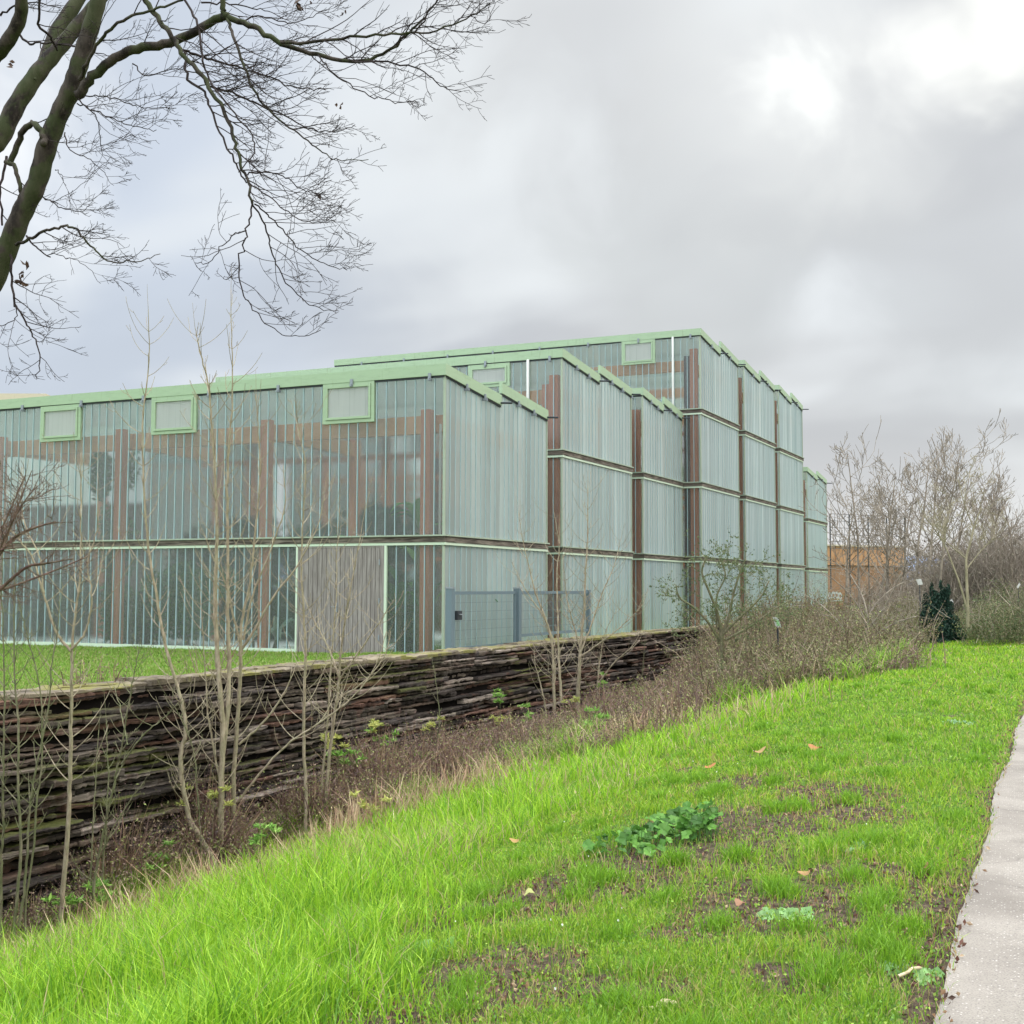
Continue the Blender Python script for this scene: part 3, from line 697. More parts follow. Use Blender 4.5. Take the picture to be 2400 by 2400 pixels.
# ------------------------------------------------------------------ slab retaining wall
W = empty('slab_retaining_wall', (xw(10), 10, 0), 'long dark retaining wall of stacked mossy slabs in front of the glass hall', 'wall')
wo_ = np.array([xw(10), 10, 0.0]); WT = .22
wr = np.random.default_rng(5)
wdir = np.array([.0613, 1.0]); wdir /= np.linalg.norm(wdir); wn = np.array([wdir[1], -wdir[0]])
m = MB(wo_); z = WT; Y0, Y1 = 4.0, 66.0
def course(z1, h, y0, y1, prot, step, irregular, colr):
    n = max(2, int((y1-y0)/step)+1); y = np.linspace(y0, y1, n)
    wav = .035*vnoise(y, y*0+z1*3, .5, 40)*min(1, abs(z1-WT)+.3)
    bat = .05*(WT-z1)                                     # slight batter
    pf = prot + bat + .018*vnoise(y, y*0+z1*50, 6, 41) + wr.normal(0, irregular, n)
    pb = pf - np.abs(wr.normal(.01, .012, n))
    zt = z1+wav+wr.normal(0, .006, n)+.012*vnoise(y, y*0+z1*31, 7, 43); zb = z1-h+wav+wr.normal(0, .007, n)+.014*vnoise(y, y*0+z1*17, 6, 44)
    x = xw(y)
    rows = [(-.30, zb), (pb, zb+.0), (pf, zb+h*.28), (pf+.004, zt-h*.22), (pf-.012, zt), (-.30, zt)]
    V = np.stack([np.stack([x+wn[0]*o_, y+wn[1]*o_, zz], -1) for o_, zz in rows], 1)   # n,6,3
    i = np.arange(n-1)[:, None]*6; j = np.arange(6)[None, :]; k = (j+1) % 6
    Q = np.stack([i+j, i+k, i+6+k, i+6+j], -1).reshape(-1, 4)
    e = (n-1)*6; Q = np.vstack([Q, [[0, 3, 2, 1], [0, 5, 4, 3], [e, e+1, e+2, e+3], [e, e+3, e+4, e+5]]])
    m.add(V.reshape(-1, 3), Q, None, colr)
cols_ = [(.10, .082, .066), (.18, .145, .115), (.05, .04, .034), (.30, .25, .21), (.14, .105, .08), (.16, .09, .065), (.08, .066, .06)]
while z > -3.0:
    h = wr.uniform(.058, .125); y = Y0+wr.uniform(-1.5, 0)
    yend = Y1
    while y < yend:
        Lp = wr.uniform(.35, 2.4)*(1.0 if y < 40 else 1.6)
        if z-h > gh(xw(y)+.3, y)-.4:
            if wr.random() > .025:
                course(z, h*wr.uniform(.60, .88), y, min(y+Lp*.992, yend), wr.normal(-.01, .06), .06 if y < 22 else .15, .017, cols_[wr.integers(0, 7)])
        y += Lp
    z -= h
m.build('slab_courses', M_SLAB, W)
m = MB(wo_); y = np.linspace(Y0, Y1, 60)
for k in range(59):
    a = (xw(y[k])-.05, y[k]); b = (xw(y[k+1])-.05, y[k+1]); m.bar(a, b, -3.2, WT-.02, -3.2, WT-.02, -.35, -.06)
t = T('gap_shade_colour'); M_FILL = t.done(t.bsdf(C4(.012, .010, .009), 1, 0))  # near-black backing, its colour stands in for shade in the slab gaps
m.build('dark_gap_backing', M_FILL, W)
m = MB(wo_); y = Y0
while y < Y1:
    Lp = wr.uniform(.7, 2.6); n = 14; ys_ = np.linspace(y, min(y+Lp*.99, Y1), n)
    for (o0, o1, dz) in ((-.56, -.24, wr.uniform(0, .02)), (-.23, .05+wr.normal(0, .03), wr.uniform(.0, .02))):
        e1 = o1+wr.normal(0, .028, n); e0 = o0+wr.normal(0, .02, n); x = xw(ys_); zt = WT+.05+dz*2+wr.normal(0, .009, n); zb = np.full(n, WT+.004)
        V = np.stack([np.stack([x+e0, ys_, zb], -1), np.stack([x+e1, ys_, zb], -1), np.stack([x+e1+.005, ys_, zt-.012], -1), np.stack([x+e1-.02, ys_, zt], -1), np.stack([x+e0, ys_, zt], -1)], 1)
        i = np.arange(n-1)[:, None]*5; j = np.arange(5)[None, :]; k = (j+1) % 5
        Q = np.stack([i+j, i+k, i+5+k, i+5+j], -1).reshape(-1, 4); e = (n-1)*5
        m.add(V.reshape(-1, 3), Q, [[0, 2, 1], [0, 3, 2], [0, 4, 3], [e, e+1, e+2], [e, e+2, e+3], [e, e+3, e+4]])
    y += Lp
m.build('cap_slabs', M_CAP, W)

# ------------------------------------------------------------------ gate and mesh fence between wall and hall
def fx(y): return -11.15+(y-22)*.075
def fpt(u):   # where the fence line meets pixel column u
    yy = np.linspace(18, 45, 3000); P = np.stack([fx(yy), yy, np.full_like(yy, 1.5-EYE)], -1)
    uu = 1200+FPX*(P@rt)/(P@fw); return float(np.interp(u, uu, yy))
yg0, yg1, yg2 = fpt(1055), fpt(1213), fpt(1379)
GT = empty('metal_gate', (fx(yg0), yg0, .1), 'slate grey steel gate with mesh infill and black latch box by the hall corner', 'gate')
go = np.array([fx(yg0), yg0, .1]); top = 1.53
def post(m, y, w_=.075): m.box(fx(y)-w_, fx(y)+w_, y-w_, y+w_, -.1, top+.03)
for yy in (yg0, yg1):
    m = MB(go); post(m, yy); pst = m.build('gate_post', M_STEEL, GT)
    m = MB(go); m.box(fx(yy)-.085, fx(yy)+.085, yy-.085, yy+.085, top+.033, top+.06); m.build('post_cap', M_GALV, pst)
def frame(m, ya, yb, zb, zt, w_=.035):
    A, B_ = (fx(ya), ya), (fx(yb), yb)
    m.bar(A, B_, zt-w_*2, zt, zt-w_*2, zt, -w_*.5, w_*.5); m.bar(A, B_, zb, zb+w_*2, zb, zb+w_*2, -w_*.5, w_*.5)
def mesh(m, ya, yb, zb, zt, sy=.055, sz=.2):
    for yy in np.arange(ya, yb, sy): m.tube([(fx(yy), yy, zb), (fx(yy), yy, zt)], .0035, 4, cap=False)
    for zz in np.arange(zb, zt, sz): m.tube([(fx(ya), ya, zz), (fx(yb), yb, zz)], .004, 4, cap=False)
m = MB(go); frame(m, yg0+.12, yg1-.12, .22, top-.03); 
for yy in (yg0+.14, yg1-.14): m.box(fx(yy)-.03, fx(yy)+.03, yy-.03, yy+.03, .22, top-.03)
m.build('gate_frame', M_STEEL, GT)
m = MB(go); mesh(m, yg0+.2, yg1-.2, .25, top-.06); m.build('wire_mesh', M_STEEL, GT)
m = MB(go); yy = yg0+.24; m.box(fx(yy)+.03, fx(yy)+.10, yy-.09, yy+.12, .88, 1.08); lb = m.build('latch_box', M_DARKM, GT)
m = MB(go); m.tube([(fx(yy)+.13, yy-.08, 1.0), (fx(yy)+.13, yy+.10, 1.0)], .012, 6); m.build('handle', M_GALV, lb)
FE = empty('mesh_fence', (fx(yg1), yg1, .1), 'slate grey wire mesh fence panel running on from the gate behind the saplings', 'fence')
go2 = np.array([fx(yg1), yg1, .1])
m = MB(go2); frame(m, yg1+.12, yg2, .40, top-.03); m.build('fence_rail', M_STEEL, FE)
m = MB(go2); mesh(m, yg1+.12, yg2, .42, top-.06); m.build('wire_mesh', M_STEEL, FE)
m = MB(go2); m.box(fx(yg2)-.05, fx(yg2)+.05, yg2-.05, yg2+.05, -.1, top+.0); m.build('fence_post', M_STEEL, FE)
# ------------------------------------------------------------------ bare trees
def nrm(v): return v/(np.linalg.norm(v)+1e-9)
def smooth_poly(P, k=6):
    """Catmull-Rom through the control points"""
    P = np.asarray(P, float)
    if len(P) < 3: return np.linspace(P[0], P[-1], k+1)
    Q = np.vstack([2*P[0]-P[1], P, 2*P[-1]-P[-2]]); out = []
    for i in range(1, len(Q)-2):
        t_ = np.linspace(0, 1, k, endpoint=False)[:, None]; p0, p1, p2, p3 = Q[i-1], Q[i], Q[i+1], Q[i+2]
        out.append(.5*((2*p1)+(-p0+p2)*t_+(2*p0-5*p1+4*p2-p3)*t_**2+(-p0+3*p1-3*p2+p3)*t_**3))
    return np.vstack(out+[P[-1:]])
def twig(m, p, d, L_, r0, lvl, rr, curl, zig=.12, sides=(6, 5, 4, 3, 3), nsub=None, seglen=.05, rmin=.0009, spread=.7, sub=(.35, .62), pr=None):
    """recursive side shoot; curl is the direction it bends towards"""
    n = max(3, min(9, int(L_/seglen))); P = [np.array(p, float)]; d = nrm(np.array(d, float))
    for i in range(n):
        d = nrm(d + curl*(.9/n) + rr.normal(size=3)*zig*.55)
        P.append(P[-1]+d*L_/n)
    P = np.array(P); rad = np.linspace(r0, max(r0*.35, rmin), len(P))
    m.tube(P, rad, sides[min(lvl, len(sides)-1)], cap=False)
    if lvl >= 4 or L_ < .07: return
    k = nsub[lvl] if nsub and lvl < len(nsub) else max(2, int(L_/.09))
    k = int(rr.poisson(k))
    for i in range(k):
        f = .18+.8*(i+rr.random())/max(k, 1)
        f = min(f, .97); q = f*n; j = int(q); pt = P[j]+(P[min(j+1, n)]-P[j])*(q-j); dd = nrm(P[min(j+1, n)]-P[j])
        side = nrm(np.cross(dd, rr.normal(size=3))); sd = nrm(dd*(1-spread*.6)+side*spread)
        ll = L_*rr.uniform(*sub)*(1-.45*f)
        twig(m, pt, sd, ll, max(rad[j]*.55, rmin), lvl+1, rr, curl, zig, sides, nsub, seglen, rmin, spread, sub)

Z1S = 1200/1932
def limb(pts, dep, s=Z1S, ox=0, oy=0):
    """pixel polyline -> world, depth interpolated over the points"""
    pts = np.array(pts, float); dp = np.interp(np.linspace(0, 1, len(pts)), np.linspace(0, 1, len(dep)), dep)
    return np.array([at_d(ox+u*s, oy+v*s, q) for (u, v), q in zip(pts, dp)])
tr = np.random.default_rng(21)
gxy = at_d(-420, 1500, 9.2); base = np.array([gxy[0], gxy[1], float(gh(gxy[0], gxy[1]))-.15])
BT = empty('bare_tree', tuple(base), 'large bare tree with dark mossy limbs reaching in from the upper left over the hall', 'tree')
D0 = 9.2
def Lm(pts, dep): return limb(pts, dep)
L1 = np.vstack([[base], [at_d(-330, 1100, 9.2)], [at_d(-190, 880, 9.2)], Lm([(-60, 1110), (30, 930), (85, 800), (140, 690), (175, 560), (225, 430), (272, 330), (300, 240), (335, 130), (372, 0), (400, -120)], [9.2, 9.0])])
L2 = np.vstack([[at_d(-300, 1060, 9.3)], [at_d(-150, 600, 9.8)], Lm([(-60, 600), (0, 520), (60, 400), (140, 280), (212, 195), (300, 90), (400, -30), (480, -140)], [10, 10.4])])
L3 = Lm([(130, 300), (165, 240), (215, 120), (300, -10), (360, -120)], [10.1, 10.7])
L4 = np.vstack([[at_d(-260, 980, 9.1)], Lm([(-150, 420), (-40, 240), (20, 170), (75, 70), (80, -20), (70, -120)], [8.4, 8.0])])
trunkm = MB(base)
def radii(Pn, r0, r1): return np.linspace(r0, r1, Pn)
M_PX = lambda w_px, dep: w_px*Z1S*dep/FPX*.5*.86
for Pp, rr_l in ((L1, [.17, .15, .135, M_PX(98, 9.1), M_PX(92, 9.1), M_PX(88, 9.1), M_PX(84, 9.1), M_PX(86, 9), M_PX(80, 9), M_PX(84, 9), M_PX(78, 9), M_PX(74, 9), M_PX(66, 9), M_PX(56, 9)]),
                 (L2, [.14, .14, M_PX(85, 10), M_PX(82, 10), M_PX(78, 10), M_PX(74, 10), M_PX(66, 10), M_PX(60, 10), M_PX(55, 10), M_PX(50, 10)]),
                 (L3, [M_PX(8, 10), M_PX(60, 10), M_PX(66, 10), M_PX(60, 10), M_PX(52, 10)]),
                 (L4, [.12, M_PX(66, 8.5), M_PX(62, 8.5), M_PX(58, 8.5), M_PX(54, 8.5), M_PX(50, 8.5), M_PX(46, 8.5)])):
    S_ = smooth_poly(Pp, 6); rad = np.interp(np.linspace(0, 1, len(S_)), np.linspace(0, 1, len(rr_l)), rr_l)
    rad = rad*(1+.05*np.sin(np.arange(len(S_))*1.7)); trunkm.tube(S_, rad, 14)
trunkm.build('trunk', M_BARK, BT, True)
limbm = MB(base); twm = MB(base)
RIGHT = rt
LIMBS = [
 ([(288, 362), (350, 292), (430, 222), (520, 183), (640, 160), (740, 118), (825, 68), (862, 62)], 44, 34, [9.0, 8.7], 0, 0),
 ([(855, 62), (960, 105), (1060, 162), (1200, 208), (1330, 232), (1440, 205), (1530, 140), (1600, 60), (1700, -60)], 28, 5, [8.7, 8.2], 1, 16),
 ([(1060, 160), (1180, 158), (1320, 143), (1480, 128), (1620, 122), (1760, 70), (1850, 10)], 16, 4, [8.5, 8.0], 1, 16),
 ([(1330, 232), (1460, 235), (1580, 262), (1660, 320), (1740, 345)], 9, 3, [8.3, 8.2], 1, 9),
 ([(1200, 208), (1250, 270), (1340, 330), (1430, 370), (1500, 385), (1580, 385)], 7, 3, [8.4, 8.0], 1, 10),
 ([(850, 66), (838, 30), (840, -40)], 26, 22, [8.7, 8.7], 0, 0),
 ([(300, 300), (335, 225), (390, 140), (460, 80), (560, 42), (640, 20), (720, -20)], 18, 8, [9, 8.3], 1, 7),
 ([(530, -30), (580, 50), (640, 125), (690, 200), (760, 285), (830, 390), (875, 500), (905, 600), (935, 690), (952, 770)], 26, 10, [8.6, 8.0], 1, 20),
 ([(952, 770), (935, 870), (905, 960), (900, 1050), (930, 1130), (975, 1190), (1050, 1250), (1130, 1270), (1210, 1245)], 8, 3, [8.0, 7.8], 1, 12),
 ([(690, 190), (770, 215), (850, 240), (920, 262), (1010, 290), (1120, 330), (1230, 340)], 12, 4, [8.5, 8.9], 1, 16),
 ([(860, 62), (880, 130), (915, 240), (960, 340), (1020, 420), (1110, 490), (1190, 555), (1270, 600), (1390, 602)], 15, 3, [8.7, 8.1], 1, 20),
 ([(740, 270), (800, 330), (880, 350), (960, 390), (1060, 430), (1160, 480), (1260, 500), (1340, 470)], 12, 3, [8.4, 8.7], 1, 16),
 ([(700, 190), (705, 280), (770, 350), (800, 430), (850, 540), (890, 620), (930, 690)], 13, 7, [8.6, 8.1], 1, 10),
 ([(680, -30), (740, 80), (760, 190), (790, 300), (860, 400), (930, 480), (960, 560), (900, 650)], 12, 5, [8.3, 7.9], 1, 12),
 ([(950, 760), (1000, 850), (1020, 940), (1060, 1040), (1120, 1110), (1190, 1160), (1275, 1172)], 8, 3, [8.0, 8.3], 1, 14),
 ([(960, 770), (1020, 820), (1090, 900), (1160, 960), (1240, 1000), (1310, 1020)], 7, 3, [8.0, 8.4], 1, 12),
 ([(940, 690), (1010, 740), (1090, 800), (1180, 840), (1270, 830)], 7, 3, [8.0, 7.8], 1, 12),
 ([(935, 660), (1000, 650), (1080, 670), (1160, 720), (1250, 680)], 7, 3, [8.0, 8.4], 1, 12),
 ([(930, 870), (880, 890), (840, 930), (790, 990), (735, 992)], 6, 3, [8.0, 8.2], 1, 7),
 ([(60, 925), (120, 895), (190, 868), (262, 853), (320, 900), (370, 960), (430, 990), (520, 985), (605, 958)], 15, 3, [9.0, 8.6], 1, 10),
 ([(100, 890), (130, 930), (190, 970)], 9, 6, [9.0, 8.9], 1, 4),
 ([(190, 960), (250, 970), (320, 1000), (380, 1070)], 4, 2, [8.9, 8.8], 1, 6),
 ([(38, 960), (45, 1060), (55, 1140), (90, 1200), (125, 1270), (152, 1350), (140, 1430)], 12, 4, [8.9, 8.7], 1, 12),
 ([(55, 1140), (60, 1200), (20, 1225), (-30, 1240)], 5, 3, [8.8, 8.7], 1, 5),
 ([(40, 610), (75, 520), (120, 468), (160, 500), (165, 545)], 26, 30, [9.2, 9.0], 0, 0),
 ([(20, 610), (60, 640), (78, 720), (70, 770)], 20, 16, [9.2, 9.1], 0, 0),
 ([(25, 590), (5, 700), (8, 850)], 12, 9, [9.4, 9.3], 1, 3),
 ([(155, -20), (148, 90), (200, 150), (215, 190)], 12, 10, [8.6, 9], 1, 3),
 ([(60, 110), (110, 165), (160, 160), (240, 170), (330, 190), (430, 215)], 12, 3, [9.4, 9.2], 1, 6),
 ([(290, 370), (340, 410), (400, 440), (470, 465), (530, 480), (590, 490)], 7, 3, [9, 8.6], 1, 11),
 ([(300, 365), (360, 360), (430, 370), (500, 395), (570, 405), (665, 408)], 6, 3, [9, 8.6], 1, 10),
 ([(245, 500), (260, 560), (330, 600), (390, 650), (430, 700)], 6, 2, [9.0, 8.8], 1, 8),
 ([(290, 390), (350, 420), (375, 490), (385, 570), (440, 610)], 6, 2, [9.0, 9.3], 1, 6),
 ([(210, 640), (230, 660), (250, 700)], 4, 2, [9, 9], 1, 4),
 ([(160, 740), (220, 780), (300, 800), (350, 770)], 6, 2, [9, 8.8], 1, 7),
 ([(500, 240), (560, 290), (640, 260), (700, 262)], 6, 3, [8.9, 8.6], 1, 6),
 ([(1560, 130), (1620, 40), (1680, -30)], 8, 4, [8.1, 8.0], 1, 6),
 ([(1700, 100), (1760, 60), (1830, 90), (1870, 10)], 5, 2, [8.0, 7.9], 1, 7),
 ([(0, 60), (60, 20), (120, 10), (230, 30)], 10, 4, [9, 9], 1, 4),
 ([(900, 80), (990, 60), (1090, 85), (1180, 60), (1260, 20)], 7, 2, [8.7, 8.9], 1, 9),
 ([(760, 10), (850, 10), (950, 30), (1030, 50), (1130, 100)], 8, 2, [8.8, 9.1], 1, 10),
]
for pts, w0, w1, dep, side, ntw in LIMBS:
    Pp = limb(pts, dep); S_ = smooth_poly(Pp, 5); S_[1:-1] += tr.normal(size=(len(S_)-2, 3))*.006
    dm = np.mean(dep); r0, r1 = M_PX(w0, dm), M_PX(w1, dm); rad = np.linspace(r0, max(r1, .0016), len(S_))
    (limbm if w0 > 14 else twm).tube(S_, rad, 9 if w0 > 14 else 6)
    k = max(2, int(ntw*.85))
    for i in range(k):
        f = .12+.88*(i+tr.random())/k; q = min(f, .995)*(len(S_)-1); j = int(q); pt = S_[j]+(S_[min(j+1, len(S_)-1)]-S_[j])*(q-j)
        dd = nrm(S_[min(j+1, len(S_)-1)]-S_[j]); sgn = 1 if tr.random() < .72 else -1
        perp = nrm(np.cross(dd, fw))*sgn
        if perp @ RIGHT < 0 and tr.random() < .6: perp = -perp
        perp = nrm(perp*.85 + fw*tr.normal()*.5)
        d = nrm(dd*.75+perp*.65)
        L_ = tr.uniform(.32, .75)*(1-.62*f)
        twig(twm, pt, d, L_, min(rad[j]*.55, .0048), 1, tr, nrm(RIGHT*.6+np.array([0, 0, .45])+dd*.3)*.55, .24, nsub=[0, 4.6, 2.3, 1.2], rmin=.0015, spread=.75, sub=(.3, .6))
limbm.build('limbs', M_BARK, BT, True); twm.build('twigs', M_TWIG, BT)
# a few dead leaves still hanging from the twigs
dl = MB(base)
for (u, v) in ((75, 1030), (95, 995), (92, 1075), (70, 1068), (1135, 30), (1120, 18), (1180, 5), (1295, 50), (1280, 400), (1200, 735), (48, 245)):
    p = at_d(u*Z1S, v*Z1S, 8.6)
    V, Q, cc = leaves(np.repeat(p[None], 3, 0)+tr.normal(size=(3, 3))*.012, .06, [(.05, .03, .025), (.09, .05, .035)], tr, -1, .6)
    dl.add(V, Q, None, cc)
dl.build('dead_leaves', M_DRY, BT)

# ------------------------------------------------------------------ pale saplings in front of the wall
UP = np.array([0, 0, 1.0])
def wall_dep(u, off):
    yy = np.linspace(7, 70, 4000); P = np.stack([xw(yy)+off, yy, np.full_like(yy, -1.5-EYE)], -1); dd = P@fw
    return float(np.interp(u, 1200+FPX*(P@rt)/dd, dd))
def px(pts, dep): return np.array([at_d(u, v, dep) for u, v in pts])
def sapling(label, stems, seed, mat=M_SAP, sidelen=(.4, 1.0), dens=5.2, wpx=13, dadd=0.0, startz=.25, lowbare=0.0):
    """stems: list of (pixel points, width px at the base)"""
    r = np.random.default_rng(seed); u0, v0 = stems[0][0][0]
    g = ground_at(u0, v0); dep = min(float((g-[0, 0, EYE])@fw)+dadd, wall_dep(u0, r.uniform(.45, 1.0)))
    b0 = at_d(u0, v0, dep); gz = float(gh(b0[0], b0[1])); o = empty('sapling', (b0[0], b0[1], gz), label, 'sapling', 'bare saplings in front of the slab wall')
    tk = MB((b0[0], b0[1], gz)); br = MB((b0[0], b0[1], gz))
    for k, (pts, wp) in enumerate(stems):
        P = px(pts, dep); P = P + fw*np.linspace(0, r.normal()*.25, len(P))[:, None]*(1 if k else .5)
        if k == 0 and P[0][2] > gz: P = np.vstack([[P[0][0], P[0][1], gz-.05], P])
        S_ = smooth_poly(P, 6); S_[1:-1] += r.normal(size=(len(S_)-2, 3))*.004
        r0 = wp*dep/FPX*.5; rad = np.linspace(r0, .0048, len(S_)); tk.tube(S_, rad, 8)
        Ls = np.linalg.norm(np.diff(S_, axis=0), axis=1).sum(); nn = int(Ls*dens*(1.2 if k == 0 else 1.0)); ph = r.uniform(0, 6.28)
        for i in range(nn):
            f = lowbare+(1-lowbare)*(i+.5)/nn; q = min(f, .97)*(len(S_)-1); j = int(q); pt = S_[j]+(S_[j+1]-S_[j])*(q-j); dd = nrm(S_[j+1]-S_[j])
            if pt[2]-gz < startz: continue
            ph += 1.57+r.normal()*.3
            for sg in (1, -1):
                if r.random() < .18: continue
                side = np.array([math.cos(ph), math.sin(ph)*.8, 0])*sg
                L_ = r.uniform(*sidelen)*(1-.4*f)*(.4 if r.random() < .35 else 1.15)
                twig(br, pt, nrm(dd*.35+side*.95), L_, min(rad[j]*.55, .0068), 2, r, UP*1.25-side*.1, .09, nsub=[0, 0, 1.0, .4], rmin=.0028, spread=.75, seglen=.09, sides=(6, 5, 5, 4, 3), sub=(.25, .5))
        if k == 0 or r.random() < .5:
            twig(br, S_[-1], nrm(S_[-1]-S_[-3]), .35, .003, 2, r, UP*.5, .05, nsub=[0, 0, 1, 0], rmin=.0018, seglen=.09)
    tk.build('stem', mat, o, True); br.build('crown', mat, o)
    return o
sapling('crooked pale sapling leaning left, its bent trunk left of the tall pair before the wall', [
  ([(500, 2016), (451, 1935), (435, 1881), (424, 1814), (423, 1763), (433, 1720), (428, 1662), (411, 1602), (384, 1508), (364, 1400), (342, 1269), (333, 1130), (330, 1000), (338, 908), (345, 830), (342, 722)], 15)], 1, dens=4.6, lowbare=.18)
sapling('tall pale sapling with two close straight stems, highest of the group at the wall', [
  ([(516, 2006), (519, 1837), (522, 1703), (515, 1602), (509, 1501), (505, 1400), (509, 1300), (509, 1199), (505, 1102), (498, 1000), (490, 900), (470, 820), (460, 770)], 16),
  ([(520, 1790), (531, 1686), (535, 1568), (530, 1467), (529, 1400), (528, 1355), (525, 1222), (524, 1122), (529, 1020), (534, 928), (531, 800), (528, 668)], 12),
  ([(519, 1850), (500, 1760), (485, 1680), (478, 1600), (470, 1500), (462, 1400)], 6)], 2, dens=4.6, lowbare=.12)
sapling('pale sapling right of the tall pair, its trunk fanning into many upright branches', [
  ([(547, 1945), (549, 1821), (557, 1720), (566, 1602), (569, 1518), (573, 1450), (590, 1380), (606, 1250), (618, 1122), (614, 1000), (612, 930)], 13),
  ([(568, 1520), (600, 1470), (640, 1400), (700, 1320), (745, 1230), (760, 1160)], 7),
  ([(568, 1530), (545, 1440), (532, 1380), (500, 1310), (470, 1240)], 6),
  ([(570, 1500), (590, 1400), (640, 1270), (665, 1180), (660, 1090)], 6),
  ([(556, 1880), (620, 1800), (680, 1740), (770, 1680), (830, 1630), (880, 1560), (905, 1480)], 6),
  ([(560, 1745), (610, 1700), (655, 1640), (680, 1590), (690, 1560)], 6)], 3, dens=3.4, lowbare=.25)
sapling('slim straight pale sapling in front of the left half of the timber door', [
  ([(717, 1854), (712, 1736), (714, 1602), (717, 1535), (713, 1460), (710, 1400), (706, 1320), (712, 1200), (716, 1090), (700, 1010), (695, 966)], 9)], 4, dens=4.4, lowbare=.2)
sapling('slim pale sapling forking widely in front of the right half of the timber door', [
  ([(766, 1844), (781, 1703), (790, 1640), (796, 1588), (802, 1520), (811, 1450), (826, 1370), (840, 1290), (869, 1152)], 9),
  ([(796, 1592), (770, 1530), (745, 1490), (715, 1440), (690, 1390)], 5), ([(797, 1590), (840, 1530), (890, 1460), (930, 1400)], 5), ([(790, 1640), (850, 1600), (900, 1540), (915, 1480)], 4)], 5, dens=4, lowbare=.2)
sapling('thin upright sapling between the two saplings before the timber door', [
  ([(754, 1841), (764, 1720), (771, 1602), (778, 1500), (785, 1400), (786, 1300), (790, 1198)], 6)], 6, dens=3.5, lowbare=.2)
sapling('straight sapling left of the crooked one, forking wide like a goblet before the lawn', [
  ([(143, 2157), (154, 2016), (160, 1920), (163, 1840), (165, 1750), (166, 1664), (167, 1590), (167, 1523), (174, 1440), (183, 1380), (186, 1298), (188, 1180), (187, 1060)], 13),
  ([(166, 1526), (140, 1490), (120, 1440), (104, 1380), (84, 1310), (50, 1260), (20, 1225), (4, 1190)], 7), ([(168, 1522), (195, 1490), (212, 1440), (216, 1380), (208, 1320), (230, 1240), (233, 1110)], 6),
  ([(104, 1390), (83, 1300), (50, 1250), (25, 1190), (20, 1120)], 4)], 7, dens=3.6, lowbare=.3)
sapling('greenish thin whip at the very left edge of the photo before the wall', [
  ([(2, 2120), (4, 2020), (11, 1950), (12, 1850), (16, 1760), (20, 1640), (20, 1520), (18, 1400), (22, 1300)], 8)], 8, M_SAPG, (.25, .5), 4, lowbare=.3)
sapling('greenish twin whip second from the left edge before the wall', [
  ([(34, 2160), (46, 2040), (48, 1960), (42, 1850), (42, 1708), (34, 1620), (31, 1532), (30, 1400), (34, 1320)], 9),
  ([(44, 2170), (56, 2060), (57, 1960), (60, 1884), (75, 1780), (95, 1664), (100, 1560), (110, 1488), (112, 1400)], 7)], 9, M_SAPG, (.25, .5), 4, lowbare=.3)
sapling('greenish whip leaning right between the twin whip and the goblet sapling', [
  ([(62, 2110), (80, 1980), (88, 1880), (101, 1796), (102, 1700), (99, 1620), (82, 1530), (66, 1466), (50, 1400)], 6)], 10, M_SAPG, (.2, .45), 4, lowbare=.3)
sapling('short olive whip between the goblet sapling and the crooked sapling, ending before the wall top', [
  ([(211, 2110), (213, 1960), (216, 1830), (220, 1717)], 6)], 11, M_SAPG, (.12, .3), 5)
sapling('short olive whip with a bent tip just right of the other short whip', [
  ([(238, 2110), (243, 1980), (249, 1840), (245, 1760), (240, 1690)], 6)], 12, M_SAPG, (.12, .3), 5)
sapling('olive shoot slanting to the right with long diagonal branches left of the crooked sapling', [
  ([(222, 2060), (250, 1930), (273, 1840), (288, 1780), (299, 1743), (320, 1640), (335, 1570), (350, 1510)], 7),
  ([(240, 1990), (290, 1900), (340, 1830)], 4), ([(285, 1790), (340, 1720), (390, 1680), (430, 1640)], 4), ([(299, 1745), (280, 1700), (262, 1660), (240, 1620)], 3)], 13, M_SAPG, (.2, .5), 5)
sapling('pale double stemmed sapling in front of the first brown recess beside the mesh fence', [
  ([(1299, 1654), (1297, 1590), (1296, 1540), (1290, 1490), (1275, 1440), (1255, 1390), (1240, 1330), (1226, 1270), (1215, 1200)], 9),
  ([(1315, 1643), (1312, 1580), (1310, 1535), (1308, 1440), (1306, 1350), (1312, 1280), (1300, 1200)], 7),
  ([(1297, 1500), (1270, 1440), (1230, 1380), (1200, 1320)], 4)], 14, dens=4.5, lowbare=.1, sidelen=(.5, 1.1))
sapling('pale bushy sapling with a pointed top in front of the second block of the hall', [
  ([(1354, 1633), (1357, 1580), (1359, 1540), (1364, 1480), (1369, 1431), (1372, 1350), (1377, 1276), (1378, 1200), (1378, 1135)], 11),
  ([(1360, 1530), (1385, 1470), (1410, 1400), (1440, 1330), (1460, 1260)], 5), ([(1359, 1540), (1400, 1510), (1450, 1470), (1490, 1430), (1505, 1390)], 4),
  ([(1360, 1520), (1340, 1450), (1325, 1380), (1318, 1300)], 4)], 15, dens=5.5, sidelen=(.5, 1.2), lowbare=.15)
sapling('thin short sapling left of the double stemmed one against the wall', [
  ([(1279, 1664), (1268, 1610), (1255, 1560), (1252, 1520)], 5)], 16, dens=4, sidelen=(.3, .6))
sapling('slender sapling with low bent branches right of the bushy pale sapling', [
  ([(1400, 1640), (1402, 1580), (1407, 1540), (1420, 1480), (1445, 1430)], 5), ([(1403, 1600), (1440, 1550), (1480, 1510), (1500, 1470)], 4)], 17, dens=4, sidelen=(.4, .8))
